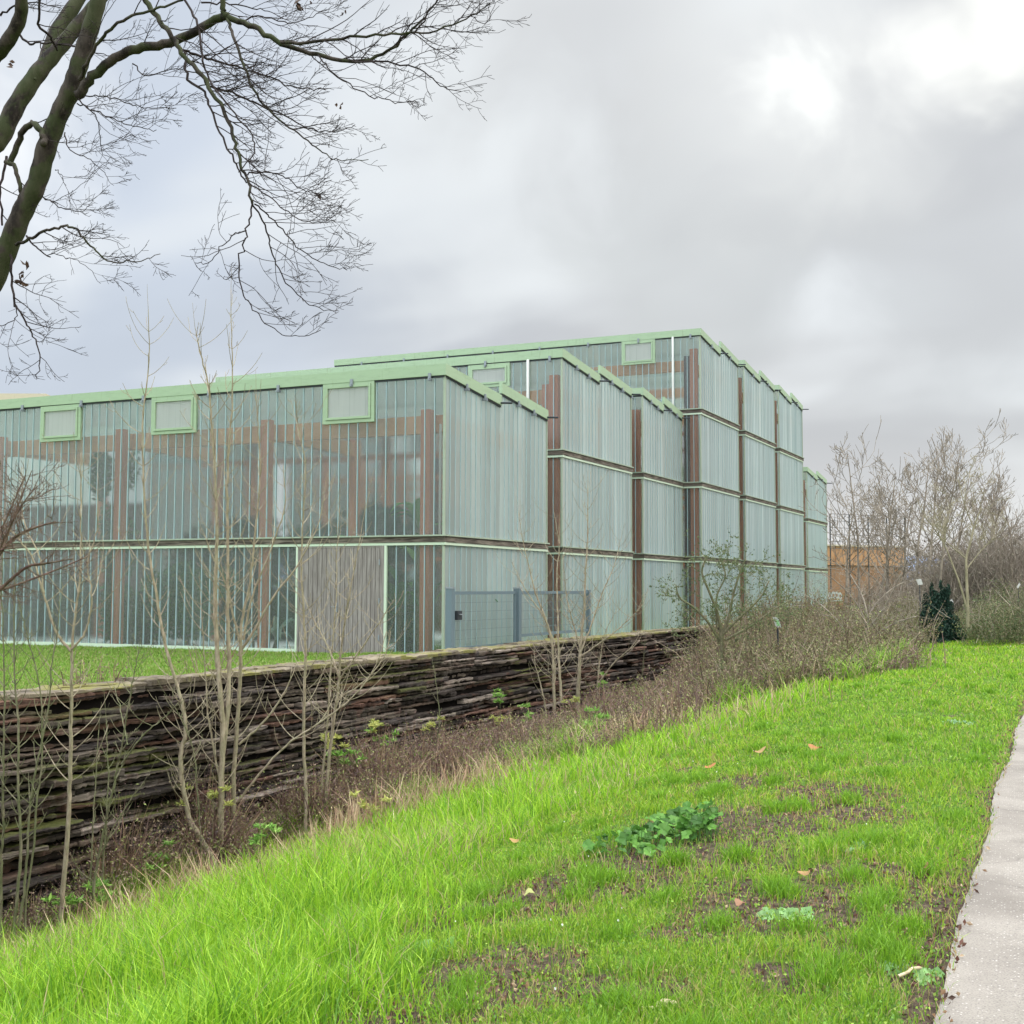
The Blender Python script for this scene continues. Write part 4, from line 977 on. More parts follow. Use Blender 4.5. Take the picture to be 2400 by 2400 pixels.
for k_, (pts_, lb_) in enumerate((
  ([(470, 1960), (462, 1850), (455, 1760), (430, 1690), (400, 1640)], 'thin olive shoot crossing behind the crooked sapling low on the wall'),
  ([(1020, 1760), (1030, 1690), (1024, 1620), (1015, 1560)], 'lone thin shoot standing before the middle of the slab wall'),
  ([(1500, 1640), (1505, 1570), (1510, 1500)], 'lone thin shoot at the right hand part of the slab wall, below the second recess'))):
    sapling(lb_, [(pts_, 4)], 60+k_, M_SAPG, (.15, .4), 5)

# twiggy shrub at the left edge
def traced_shrub(name, label, cat, limbs, dep, seed, mat, nt=10, L_=(.3, .6), basepx=None, curl=UP*.4, group=None, nsub=(0, 4, 2.4, 1.2)):
    r = np.random.default_rng(seed); bp = at_d(*basepx, dep); gz = float(gh(bp[0], bp[1])); o = empty(name, (bp[0], bp[1], gz), label, cat, group)
    m1 = MB((bp[0], bp[1], gz)); m2 = MB((bp[0], bp[1], gz))
    for pts, w0, w1 in limbs:
        P = px(pts, dep)+fw*np.linspace(0, r.normal()*.4, len(pts))[:, None]; S_ = smooth_poly(P, 5); rad = np.linspace(w0, w1, len(S_))*dep/FPX*.5; m1.tube(S_, rad, 7)
        for i in range(nt):
            f = .15+.85*(i+r.random())/nt; j = min(int(f*(len(S_)-1)), len(S_)-2); dd = nrm(S_[j+1]-S_[j]); side = nrm(np.cross(dd, r.normal(size=3)))
            twig(m2, S_[j], nrm(dd*.5+side*.8), r.uniform(*L_), min(rad[j]*.5, .005), 1, r, curl, .3, nsub=list(nsub), rmin=.0016, spread=.8)
    P = np.array([[bp[0], bp[1], gz-.1], px([limbs[0][0][0]], dep)[0]]); m1.tube(np.linspace(P[0], P[1], 4), limbs[0][1]*dep/FPX*.7, 8)
    m1.build('trunk', mat, o, True); m2.build('twigs', mat, o); return o
traced_shrub('twiggy_shrub', 'dark reddish twiggy shrub poking in at the left edge over the hall ledge', 'shrub', [
  ([(-150, 1500), (-60, 1420), (0, 1380), (60, 1330), (110, 1320), (170, 1310)], 12, 3), ([(-150, 1500), (-40, 1380), (20, 1290), (70, 1250), (130, 1230), (165, 1222)], 11, 3),
  ([(-60, 1400), (-10, 1340), (40, 1290), (100, 1280)], 8, 3), ([(-60, 1400), (0, 1380), (80, 1345), (150, 1310)], 7, 3), ([(-40, 1380), (0, 1270), (20, 1180), (40, 1100)], 7, 2), ([(-60, 1400), (-20, 1260), (0, 1180), (15, 1110)], 7, 2), ([(-20, 1330), (30, 1230), (70, 1170), (100, 1140)], 6, 2)],
  9.0, 71, M_REDTWIG, 12, (.18, .38), (-150, 2000))
# contorted leafy shrub against the hall
SH = traced_shrub('contorted_shrub', 'contorted leafy shrub with green leaves in front of the third recess of the hall', 'shrub', [
  ([(1690, 1560), (1690, 1500), (1680, 1440), (1660, 1390), (1640, 1340), (1650, 1300)], 10, 3), ([(1690, 1500), (1710, 1440), (1720, 1390), (1740, 1330), (1750, 1310)], 8, 3), ([(1690, 1510), (1660, 1460), (1620, 1420), (1590, 1400), (1580, 1370)], 7, 3),
  ([(1690, 1490), (1730, 1450), (1780, 1400), (1800, 1360)], 7, 3), ([(1700, 1500), (1760, 1470), (1820, 1430), (1860, 1410)], 6, 3), ([(1680, 1470), (1680, 1400), (1700, 1350), (1690, 1310)], 5, 3)], 26, 72, M_SAPG, 14, (.5, 1.0), (1690, 1600), UP*.2)
sp_ = np.array(SH.location); r = np.random.default_rng(73)
tg = [c for c in SH.children if c.name.startswith('twigs')][0]; co = np.empty(len(tg.data.vertices)*3, np.float32); tg.data.vertices.foreach_get('co', co); co = co.reshape(-1, 3)
V, Q, cc = leaves(co[r.integers(0, len(co), 5200)], .055, [(.11, .17, .06), (.16, .20, .09), (.08, .12, .05), (.20, .21, .11)], r)
link('foliage', mesh_np('foliage', V, Q, None, cc, M_LEAF), SH)
traced_shrub('bare_shrub', 'grey bare shrub spreading in front of the end of the hall and the orange building', 'shrub', [
  ([(2010, 1600), (2025, 1520), (2040, 1440), (2070, 1400), (2110, 1370), (2150, 1360)], 5, 1.6), ([(2025, 1530), (2030, 1460), (2000, 1400), (1960, 1360), (1930, 1340)], 4, 1.6), ([(2030, 1480), (2060, 1430), (2080, 1380), (2090, 1340)], 4, 1.6),
  ([(2020, 1540), (1990, 1480), (1950, 1430), (1910, 1400)], 4, 1.6), ([(2035, 1450), (2030, 1400), (2010, 1350)], 5, 3), ([(2030, 1500), (2090, 1460), (2140, 1440)], 5, 3)], 30, 74, M_FARBARK, 22, (.6, 1.3), (2010, 1620), UP*.1)

# ------------------------------------------------------------------ bare trees at the right
def bare_tree(u, vtop, dep, label, seed, mat=M_FARBARK, name='bare_tree', lean=0.0, w0=.07, spread=1.0, group='bare trees beyond the lawn', low=.35, nb=12, vb=None, fork=False):
    r = np.random.default_rng(seed); b = at_d(u, 1400, dep); gz = float(gh(b[0], b[1])); top = at_d(u, vtop, dep)[2]; H = top-gz
    o = empty(name, (b[0], b[1], gz), label, 'tree', group); m1 = MB((b[0], b[1], gz)); m2 = MB((b[0], b[1], gz))
    n = 9; P = [np.array([b[0], b[1], gz-.1])]; d = nrm(UP+rt*lean*.3)
    for i in range(n): d = nrm(d+r.normal(size=3)*.07+rt*lean*.04+UP*.05); P.append(P[-1]+d*(H*.88/n))
    S_ = smooth_poly(P, 4); rad = np.linspace(w0, .012, len(S_)); m1.tube(S_, rad, 8)
    rm = dep*.00019
    for i in range(nb):
        f = low+(.97-low)*(i+r.random())/nb; j = min(int(f*(len(S_)-1)), len(S_)-2); a = r.uniform(0, 6.28); side = np.array([math.cos(a), math.sin(a), 0])
        L_ = H*r.uniform(.25, .5)*(1.1-.6*f)*spread
        twig(m2, S_[j], nrm(UP*.55+side*.75), L_, max(rad[j]*.45, rm), 1, r, UP*.75, .2, nsub=[0, 5, 2.6, 1.0], seglen=H*.035, rmin=rm, spread=.65, sides=(6, 5, 4, 3, 3), sub=(.35, .7))
    m1.build('trunk', mat, o, True); m2.build('crown', mat, o)
BTs = [(2010, 985, 44, 'pale leaning tree nearest the end of the hall, tallest tip beside the hall', .0), (2040, 1100, 47, 'slim bare tree just right of the tallest leaning one', .3),
 (2075, 1060, 43, 'pale thin tree before the right end of the orange building', -.2), (2105, 1050, 46, 'close set thin bare tree left of the white label', .1),
 (2135, 1020, 42, 'straight bare tree directly behind the white label post', .0), (2165, 1000, 44, 'dark slim bare tree behind the left side of the yew', .1),
 (2195, 975, 40, 'tall pale bare tree rising straight behind the yew, highest over the hedge', .1), (2230, 1030, 45, 'bare tree between the yew and the yellow trunk', .2),
 (2300, 1110, 42, 'bare tree behind the hedge right of the yellow trunk', .2), (2345, 1090, 44, 'spreading bare tree over the hedge near the right edge', .0),
 (2390, 1130, 41, 'rightmost bare tree cut by the right edge of the photo', -.2), (1985, 1120, 52, 'low thin bare tree close against the last block of the hall', .1), (2270, 1140, 50, 'thin bare tree far behind the yellow trunk', -.1)]
for k, (u, vt, dp, lb, ln) in enumerate(BTs): bare_tree(u, vt, dp, lb, 200+k, lean=ln, nb=15, w0=.06+.015*(k % 3))
# forked yellowish trunk
o_dep = 30; r = np.random.default_rng(300); b = at_d(2268, 1440, o_dep); gz = float(gh(b[0], b[1])); o = empty('bare_tree', (b[0], b[1], gz), 'small tree with yellowish forked trunk standing right of the dark yew', 'tree', 'bare trees beyond the lawn')
m1 = MB((b[0], b[1], gz)); m2 = MB((b[0], b[1], gz))
for pts, w0, w1 in (([(2268, 1470), (2268, 1420), (2265, 1340), (2265, 1305), (2275, 1270), (2283, 1235), (2300, 1190)], 8, 3), ([(2266, 1425), (2250, 1370), (2235, 1330), (2215, 1280), (2190, 1240), (2170, 1215)], 5, 2), ([(2265, 1310), (2235, 1285), (2210, 1265), (2180, 1240)], 3.5, 2), ([(2283, 1240), (2260, 1180), (2245, 1120)], 3, 1.5), ([(2268, 1330), (2300, 1290), (2330, 1260)], 3, 1.5)):
    S_ = smooth_poly(px(pts, o_dep), 5); rad = np.linspace(w0, w1, len(S_))*o_dep/FPX*.5; m1.tube(S_, rad, 8)
    for i in range(7): j = r.integers(len(S_)//2, len(S_)-1); twig(m2, S_[j], nrm(UP*.6+np.array([r.normal(), r.normal(), 0])*.6), r.uniform(.5, 1.1), .008, 1, r, UP*.5, .2, nsub=[0, 4, 3, 1], seglen=.2, rmin=.005)
m1.build('trunk', M_YBARK, o, True); m2.build('crown', M_YBARK, o)

# dark yew
dep = 35.2; b = at_d(2205, 1400, dep); gz = float(gh(b[0], b[1])); o = empty('yew_bush', (b[0], b[1], gz), 'dense dark green yew bush at the far edge of the lawn', 'bush')
r = np.random.default_rng(301); cen = []; rad = []
for (u, v, rx, rz) in ((2170, 1480, .26, .42), (2205, 1485, .40, .40), (2243, 1488, .26, .26), (2178, 1445, .26, .42), (2212, 1445, .32, .40), (2236, 1462, .18, .28), (2170, 1415, .12, .34), (2192, 1412, .20, .36), (2213, 1402, .16, .34), (2222, 1384, .07, .20), (2184, 1384, .07, .26), (2254, 1497, .12, .14), (2208, 1508, .25, .16), (2162, 1498, .14, .24), (2190, 1508, .32, .14), (2198, 1455, .40, .42), (2205, 1425, .24, .30), (2230, 1480, .26, .34), (2228, 1425, .10, .22), (2205, 1372, .05, .16)):
    p = at_d(u, v, dep+r.normal()*.25); cen.append(p); rad.append((rx, rx, rz))
V, Q, cc = leafcloud(34000, cen, rad, .07, [(.008, .03, .022), (.012, .045, .03), (.005, .018, .014), (.02, .06, .035)], 302, .35)
link('foliage', mesh_np('foliage', V-np.array([b[0], b[1], gz]), Q, None, cc, M_DARKLEAF), o)
m = MB((b[0], b[1], gz)); 
for k in range(6): m.tube([(b[0]+r.normal()*.1, b[1], gz-.1), cen[k]], [.05, .02], 6)
m.build('stem', M_TWIG, o)
# ------------------------------------------------------------------ zones seen in the photo, measured on the ground
def line_xy(pts):
    P = np.array([ground_at(u, v)[:2] for u, v in pts]); P = P[np.argsort(P[:, 1])]; return P[:, 0], P[:, 1]
_ex, _ey = line_xy([(60, 2155), (312, 2085), (625, 1985), (843, 1925), (1030, 1860), (1250, 1790), (1470, 1715), (1700, 1690), (1900, 1655), (2030, 1590), (2130, 1520), (2060, 1460), (1980, 1430)])
def x_edge(y): return np.interp(y, _ey, _ex)+.35*vnoise(y, y*0, 1.5, 60)          # scrub | grass
_lx, _ly = line_xy([(900, 2400), (1000, 2200), (1150, 1990), (1450, 1880), (1650, 1740), (1850, 1680), (2100, 1540)])
def x_long(y): return np.interp(y, _ly, _lx)+.2*vnoise(y, y*0, 2.5, 61)           # long | short grass
gr = np.random.default_rng(77)
def visible(n, dmin, dmax, power=2.0, margin=R(7), half=R(24)):
    """random plan points in the viewing wedge, density falling with distance"""
    u_ = gr.random(n)
    d = dmin*(dmax/dmin)**u_ if power == 2 else np.sqrt(dmin**2+(dmax**2-dmin**2)*u_)
    a = gr.uniform(-half-margin, half+margin, n)-YAW
    return np.sin(a)*d, np.cos(a)*d, d
def blades(x, y, z, h, wd, lean, col, mat, name, **props):
    n = len(x); a = gr.uniform(0, 2*np.pi, n); fa = gr.uniform(0, 2*np.pi, n)
    d = np.stack([np.cos(a), np.sin(a)], -1); s = np.stack([-np.sin(fa), np.cos(fa)], -1)*wd[:, None]*.5
    P = np.stack([x, y], -1); l = lean*h
    m = P+d*(l*.35)[:, None]; tp = P+d*l[:, None]
    hz = h*np.sqrt(np.clip(1-lean**2*.55, .1, 1))
    V = np.empty((n, 5, 3)); V[:, 0, :2] = P-s; V[:, 1, :2] = P+s; V[:, 2, :2] = m+s*.85; V[:, 3, :2] = m-s*.85; V[:, 4, :2] = tp
    V[:, 0, 2] = V[:, 1, 2] = z-.01; V[:, 2, 2] = V[:, 3, 2] = z+hz*.6; V[:, 4, 2] = z+hz
    i = np.arange(n)[:, None]*5
    return link(name, mesh_np(name, V, i+np.array([[0, 1, 2, 3]]), i+np.array([[3, 2, 4]]), np.repeat(col, 5, 0), mat), **props)
def pick(cols, n, jitter=.22):
    c = np.asarray(cols, float)[gr.integers(0, len(cols), n)]; return c*gr.uniform(1-jitter, 1+jitter, (n, 1))
PP = lambda x, y: np.clip((x/y+.275)/.05, 0, 1)
# short lawn
x, y, d = visible(620000, 3.0, 75)
keep = (x < PATH_X(y)+.03) & (x > x_edge(y)-.4); b_ = bare(x, y); keep &= gr.random(len(x)) < np.clip(b_*1.05, .14, 1)
keep &= (x > x_long(y)-.5) | (gr.random(len(x)) < .35)
x, y, d = x[keep], y[keep], d[keep]; b_ = b_[keep]; z = gh(x, y)
cl = .5+.5*vnoise(x, y, 3.5, 62)+.25*vnoise(x, y, 11, 63)
h = (.030+.045*np.clip(cl, 0, 1.4))*gr.uniform(.6, 1.5, len(x))*(1+.012*d)
cg = pick([(.165, .33, .022), (.23, .42, .028), (.32, .47, .045), (.11, .24, .022)], len(x)); dry = (gr.random(len(x)) < .10+.25*(b_ < .6)); cg[dry] = pick([(.42, .34, .16), (.35, .30, .12)], dry.sum())
yel = np.clip(.5+.8*vnoise(x, y, 1.3, 64), 0, 1)[:, None]; cg = cg*(1-yel*.25)+cg*np.array([1.5, 1.15, .9])*yel*.25
blades(x, y, z, h, np.maximum(.0035, d*.00068)*gr.uniform(.8, 1.3, len(x)), gr.uniform(.2, 1.0, len(x)), cg, M_GRASS, 'lawn_grass', kind='stuff', label='short bright green lawn between the scrub and the path')
# long lush grass on the bank
x, y, d = visible(330000, 3.0, 48)
inl = np.clip((x_long(y)+.35-x)/.9, 0, 1); eb = x-x_edge(y)+1.3*vnoise(x, y, 1.9, 68)+.7*vnoise(x, y, 6, 69); keep = (gr.random(len(x)) < np.clip(.45+eb*.55, .03, 1)) & (x > xw(y)+.5) & (gr.random(len(x)) < inl) & (x < x_long(y)+.4)
thin = np.clip(.72+.75*vnoise(x, y, 1.6, 65)+.55*vnoise(x, y, 5.5, 165)-.25*np.clip((y-8)/6, 0, 1), .15, 1); keep &= gr.random(len(x)) < thin
x, y, d = x[keep], y[keep], d[keep]; z = gh(x, y); inl = inl[keep]
h = (.08+.24*inl*np.clip(.72+.5*vnoise(x, y, 2.2, 66)+.45*vnoise(x, y, 5.5, 166), .15, 1.5))*gr.uniform(.55, 1.35, len(x))
h *= np.interp(y, [3, 9, 14, 30], [1.0, 1.1, .9, .8])
cg = pick([(.21, .40, .022), (.28, .50, .03), (.38, .57, .05), (.13, .29, .025)], len(x))
near_e = np.clip(1-(x-x_edge(y))/1.6, 0, 1); dryf = np.clip((y-4)/5, .15, 1)*(.34+.4*near_e)*np.clip(.6+vnoise(x, y, 1.2, 67), 0, 1.4)+.02; dry = gr.random(len(x)) < dryf; cg[dry] = pick([(.46, .38, .20), (.40, .33, .15)], dry.sum())
blades(x, y, z, h, np.maximum(.0055, d*.00075)*gr.uniform(.7, 1.5, len(x)), gr.uniform(.15, 1.05, len(x)), cg, M_GRASS, 'long_grass', kind='stuff', label='long lush grass on the bank in front of the dead weeds')
# grass clumps straggling into the dead weeds
tx_y = gr.uniform(6.5, 30, 900); tx_x = xw(tx_y)+.5+(x_edge(tx_y)-xw(tx_y)-.3)*gr.random(900)**.55; ok = gr.random(900) < np.clip(.35+.8*vnoise(tx_x, tx_y, 1.3, 170), 0, 1); tx_x, tx_y = tx_x[ok], tx_y[ok]
k = gr.integers(0, len(tx_x), 24000); x = tx_x[k]+gr.normal(size=len(k))*.09; y = tx_y[k]+gr.normal(size=len(k))*.11; dd_ = np.hypot(x, y)
blades(x, y, gh(x, y), gr.uniform(.18, .55, len(k))*gr.uniform(.6, 1.3, len(tx_x))[k], np.maximum(.006, dd_*.0007), gr.uniform(.25, 1.05, len(k)), pick([(.21, .40, .03), (.28, .48, .05), (.14, .29, .03), (.42, .36, .17)], len(k)), M_GRASS, 'grass_clumps', kind='stuff', label='green grass clumps straggling among the dead weeds')
# tufts on the lawn
tx, ty, tdst = visible(420, 3.5, 30); ok = (tx < PATH_X(ty)-.15) & (tx > x_long(ty)); tx, ty = tx[ok], ty[ok]
k = gr.integers(0, len(tx), 26000); x = tx[k]+gr.normal(size=len(k))*.05; y = ty[k]+gr.normal(size=len(k))*.06; dd_ = np.hypot(x, y)
blades(x, y, gh(x, y), gr.uniform(.05, .13, len(k)), np.maximum(.004, dd_*.0007), gr.uniform(.2, 1.0, len(k)), pick([(.17, .34, .022), (.23, .42, .03), (.12, .26, .02)], len(k)), M_GRASS, 'grass_tufts', kind='stuff', label='darker tufts dotted over the lawn')
# clover and small flat leaves in the lawn
x, y, d = visible(130000, 3.0, 22); keep = (x < PATH_X(y)) & (x > x_long(y)-.8) & (gr.random(len(x)) < np.clip(.35+bare(x, y)*.6, 0, 1)); x, y, d = x[keep], y[keep], d[keep]
P = np.stack([x, y, gh(x, y)+gr.uniform(.012, .05, len(x))], -1); r = gr
V, Q, cc = leaves(P, np.maximum(.014, d*.0019), [(.14, .28, .04), (.20, .36, .05), (.11, .21, .04), (.30, .42, .07)], r, 2.5, .8)
link('clover', mesh_np('clover', V, Q, None, cc, M_LEAF), kind='stuff', label='clover and small flat weeds through the lawn')
# grass behind the wall
n = 150000; yy = gr.uniform(9, 31, n); ss = -gr.uniform(.5, 1, n)**1.0*22*gr.random(n)-.5; x = xw(yy)+ss
keep = (yy < YC[0]-.35) | (x > XC[0]+.6); 
dd_ = np.hypot(x, yy); ang = np.arctan2(x, yy)+YAW; keep &= (np.abs(ang) < R(30))
x, y = x[keep], yy[keep]; dd_ = dd_[keep]
blades(x, y, gh(x, y), gr.uniform(.03, .09, len(x)), np.maximum(.006, dd_*.0009), gr.uniform(.2, .9, len(x)), pick([(.13, .25, .03), (.18, .32, .045), (.24, .35, .07), (.28, .30, .10)], len(x)), M_GRASS, 'upper_grass', kind='stuff', label='grass strip on the level above the wall beside the hall')
# ------------------------------------------------------------------ dead weeds at the foot of the wall
M_STALK = m_leaf('dry_stalks', .05, .03)
def stems_mass(n, ylo, yhi, hfun, cols, leafcols, name, label, leafn=7, lsize=.035, seed=1, inner=.25, stemw=.0022, lit=None, leafz=(.15, 1.0), edge=0.0, lean_=.95):
    r = np.random.default_rng(seed); y = r.uniform(ylo, yhi, n)
    if lit: y = ylo+(yhi-ylo)*r.random(n)**lit
    w0 = xw(y)+inner; w1 = x_edge(y)+edge+.7*vnoise(y, y*0, 3.3, seed)+r.normal(0, .35, n)*(r.random(n) < .6); x = w0+(w1-w0)*r.random(n)**.9; z = gh(x, y)
    f = (x-w0)/(w1-w0+1e-6); h = hfun(x, y, f)*r.uniform(.45, 1.15, n)
    d = np.hypot(x, y); a = r.uniform(0, 6.28, n); ln = r.uniform(.0, 1.0, n)**1.0*lean_
    base = np.stack([x, y, z], -1); tip = base+np.stack([np.cos(a)*ln*h, np.sin(a)*ln*h, h*np.sqrt(1-ln**2*.5)], -1)
    mid = .5*(base+tip)+np.stack([np.zeros(n), np.zeros(n), h*.08], -1)+r.normal(size=(n, 3))*.03*h[:, None]
    s = nrm_rows(r.normal(size=(n, 3))*np.array([1, 1, .2]))*(np.maximum(stemw, d*.00028)*r.uniform(.7, 1.8, n))[:, None]
    V = np.stack([base-s, base+s, mid+s, mid-s, tip], 1); i = np.arange(n)[:, None]*5
    c = pick(cols, n, .3)
    VV = [V.reshape(-1, 3)]; QQ = [i+np.array([[0, 1, 2, 3]])]; TT_ = i+np.array([[3, 2, 4]]); CC = [np.repeat(c, 5, 0)]
    m_ = n*leafn; k = r.integers(0, n, m_); t_ = r.uniform(leafz[0], leafz[1], (m_, 1)); P = base[k]*(1-t_)+tip[k]*t_+r.normal(size=(m_, 3))*.035
    V2, Q2, c2 = leaves(P, np.maximum(lsize, d[k]*.0020)*r.uniform(.6, 1.3, m_), leafcols, r, .1, .45)
    VV.append(V2); QQ.append(Q2+n*5); CC.append(c2)
    return link(name, mesh_np(name, np.vstack(VV), np.vstack(QQ), TT_, np.vstack(CC), M_DRY), kind='stuff', label=label)
def nrm_rows(a): return a/np.linalg.norm(a, axis=1, keepdims=True)
BR = [(.20, .12, .10), (.26, .17, .12), (.16, .10, .09), (.34, .24, .15)]
stems_mass(22000, 8, 31, lambda x, y, f: np.interp(y, [8, 10, 14, 20, 27], [.4, .75, 1.15, 1.1, .85])*(1-.5*f)*np.clip(.8+.75*vnoise(x, y, 1.9, 70), .2, 1.6), BR, [(.13, .08, .075), (.19, .125, .11), (.27, .19, .15), (.10, .07, .07), (.17, .19, .07), (.30, .24, .15), (.24, .28, .09)], 'dead_weeds', 'tangle of purplish brown dead weeds along the foot of the slab wall', 11, .042, 81, lit=.8)
stems_mass(2600, 5, 20, lambda x, y, f: .5+.25*vnoise(x, y, 1.5, 71), [(.48, .38, .24), (.42, .31, .19), (.36, .22, .15)], [(.42, .34, .18), (.3, .34, .10)], 'dry_stalks', 'straw coloured dry stalks between the weeds and the grass', 1, .02, 82, inner=2.2, edge=2.6, stemw=.0022, lean_=.9)
# bramble thicket further along
stems_mass(19000, 20, 52, lambda x, y, f: (.4+PP(x, y)*np.interp(y, [20, 27, 34, 45, 58], [.9, 1.35, 1.5, 1.1, .8]))*(1-.6*f**1.5)*np.clip(.85+.8*vnoise(x, y, 1.7, 72)+.5*vnoise(x, y, 4.5, 73), .15, 1.9), [(.13, .095, .07), (.19, .145, .10), (.24, .19, .13)],
           [(.13, .15, .06), (.19, .20, .085), (.21, .165, .09), (.28, .22, .14), (.10, .12, .05), (.15, .10, .065), (.26, .28, .11)], 'bramble_thicket', 'olive brown bramble thicket filling the bank below the far end of the wall', 17, .062, 83, lit=.9)
# scrub and hedge behind the far end of the lawn
def mass(name, label, boxes, n, size, cols, seed, mat=M_DRY, power=.45, twigs=0, twc=((.17, .13, .10), (.24, .19, .15), (.30, .25, .19)), **kw):
    r = np.random.default_rng(seed); cen = []; rad = []
    for (u0, u1, dep, zt_, k, rr_) in boxes:
        for q in range(k):
            u = u0+(u1-u0)*(q+r.random())/k; dq = dep+r.normal()*.8; p = at_d(u, 1380, dq); g = float(gh(p[0], p[1])); H = zt_*r.uniform(.8, 1.08)
            cen.append((p[0], p[1], g+H*.45)); rad.append((rr_*r.uniform(.8, 1.2), rr_*r.uniform(.8, 1.2), H*.55))
    V, Q, cc = leafcloud(n, cen, rad, size, cols, seed, power); tris = None
    if twigs:
        cen_ = np.array(cen); rad_ = np.array(rad); k = r.integers(0, len(cen), twigs); t0 = cen_[k]+r.normal(size=(twigs, 3))*rad_[k]*.45; up_ = nrm_rows(r.normal(size=(twigs, 3))*np.array([.5, .5, .35])+np.array([0, 0, .8]))
        Lt = r.uniform(.3, 1.1, (twigs, 1))*np.clip(rad_[k][:, 2:]*1.1, .3, 1.3); t1 = t0+up_*Lt; s = nrm_rows(r.normal(size=(twigs, 3))*np.array([1, 1, .1]))*r.uniform(.004, .010, (twigs, 1))
        V3 = np.stack([t0-s, t0+s, t1], 1).reshape(-1, 3); tris = np.arange(twigs*3).reshape(-1, 3)+len(V); V = np.vstack([V, V3]); cc = np.vstack([cc, np.repeat(pick(twc, twigs), 3, 0)])
    p0 = np.array([cen[0][0], cen[0][1], 0])
    return mesh_np(name, V-p0, Q, tris, cc, mat), p0
def mass_obj(name, label, cat, *a, kind=None, group=None, **k):
    me, p0 = mass(name, label, *a, **k); o = link(name, me, None, tuple(p0), label=label)
    if kind: o['kind'] = kind
    else: o['category'] = cat
    if group: o['group'] = group
    return o
mass_obj('hedge', 'dark grey brown leafless hedge rising behind the lawn at the right edge', 'hedge', [(2190, 2480, 41, 2.9, 15, 1.2), (2290, 2500, 46, 3.9, 11, 1.4)], 26000, .09, [(.15, .135, .10), (.20, .17, .13), (.25, .22, .16), (.13, .135, .09)], 401, twigs=20000, twc=((.18, .15, .12), (.25, .21, .17)))
mass_obj('olive_bush', 'olive green bush in front of the hedge between the yew and the right edge', 'bush', [(2290, 2420, 33, 1.5, 8, .8), (2330, 2440, 35, 1.9, 5, .9)], 26000, .055, [(.10, .12, .05), (.15, .16, .07), (.20, .18, .10), (.08, .12, .05)], 402, twigs=1200)
mass_obj('brown_bush', 'low brown green bush around the foot of the yellowish forked trunk', 'bush', [(2250, 2330, 37, 1.0, 7, .7)], 14000, .05, [(.17, .15, .08), (.22, .18, .11), (.14, .16, .07)], 403, twigs=700)
mass_obj('scrub', 'grey brown twiggy scrub between the trees beyond the end of the hall', 'scrub', [(2040, 2200, 50, 2.2, 9, 1.2), (1990, 2180, 42, 1.3, 9, .9)], 12000, .08, [(.20, .15, .12), (.25, .20, .15), (.17, .15, .09)], 404, twigs=12000, kind='stuff')
mass_obj('green_scrub', 'low yellowish green scrub left of the yew', 'scrub', [(1960, 2130, 37, 1.0, 9, .8), (2080, 2140, 40, 1.5, 5, .6)], 26000, .055, [(.15, .17, .06), (.21, .21, .09), (.18, .15, .08)], 405, twigs=2500, kind='stuff')
mass_obj('distant_wood', 'distant leafless wood closing the view at the right', 'wood', [(2150, 2700, 90, 5.2, 24, 3.6)], 26000, .25, [(.15, .12, .10), (.19, .15, .13)], 406, twigs=26000, kind='stuff')

# ------------------------------------------------------------------ single leafy weeds with fresh green tops
def spurge(u, v, label, seed, hgt=.55, yellow=False):
    r = np.random.default_rng(seed); g = ground_at(u, v+70); dep = min(float((g-[0, 0, EYE])@fw), wall_dep(u, .6)); p = at_d(u, v, dep); gz = float(gh(p[0], p[1]))
    o = empty('leafy_weed', (p[0], p[1], gz), label, 'weed', 'green topped weeds in front of the slab wall'); m = MB((p[0], p[1], gz)); L_ = MB((p[0], p[1], gz))
    m.tube([(p[0]+r.normal()*.06, p[1]+r.normal()*.06, gz-.02), (p[0], p[1], p[2]-.03)], [.006, .004], 5)
    cs = [(.46, .46, .14), (.38, .42, .12)] if yellow else [(.20, .38, .07), (.28, .44, .10), (.15, .30, .06)]
    for k in range(6):
        c = p+r.normal(size=3)*np.array([.13, .13, .09])*(k > 0)
        dirs = r.normal(size=(16, 3)); dirs[:, 2] = np.abs(dirs[:, 2])*.6; dirs = nrm_rows(dirs); V, Q, cc = leaves(c+dirs*.055, .115, cs, r, .4, .26, dirs); L_.add(V, Q, None, cc)
    m.build('stem', M_SAPG, o); L_.build('foliage', M_LEAF, o)
for k, (u, v, lb, yl) in enumerate([
  (500, 1862, 'pale yellow green weed top against the trunk of the tall pair of stems', True), (612, 1960, 'green rosette topped weed low in the dead weeds right of the tall pair', False), (762, 1736, 'yellowish weed top beside the forked sapling before the wall', True),
  (792, 1768, 'green weed cluster just below the yellowish top by the forked sapling', False), (832, 1790, 'tallest bright green weed right of the forked sapling', False), (858, 1815, 'green weed just right of the tallest bright one', False),
  (888, 1700, 'yellow tipped weed standing highest before the middle of the wall', True), (905, 1732, 'green weed right under the yellow tipped one in the middle', False), (1010, 1700, 'white tinted weed top halfway along the wall', True),
  (990, 1775, 'large pale green weed top in the middle of the weeds', False), (1172, 1645, 'green weed top poking up before the bright wall slabs in the middle', False), (1170, 1690, 'yellow green weed pair right of the middle of the wall', True),
  (1235, 1680, 'small green weed top left of the double stemmed sapling', False), (1410, 1600, 'bright green weed top under the bushy pale sapling', False), (1400, 1680, 'pale green weed at the grass edge below the bushy pale sapling', False),
  (1345, 1645, 'yellow green weed at the foot of the bushy pale sapling', True), (850, 1885, 'yellow weed low on the bank edge left of the middle', True), (380, 2010, 'small yellow green weed left of the crooked trunk', False), (230, 2090, 'green weed at the foot of the short whips', False), (140, 2120, 'green weed at the base of the goblet shaped sapling', False)]):
    spurge(u, v, lb, 500+k, yellow=yl)
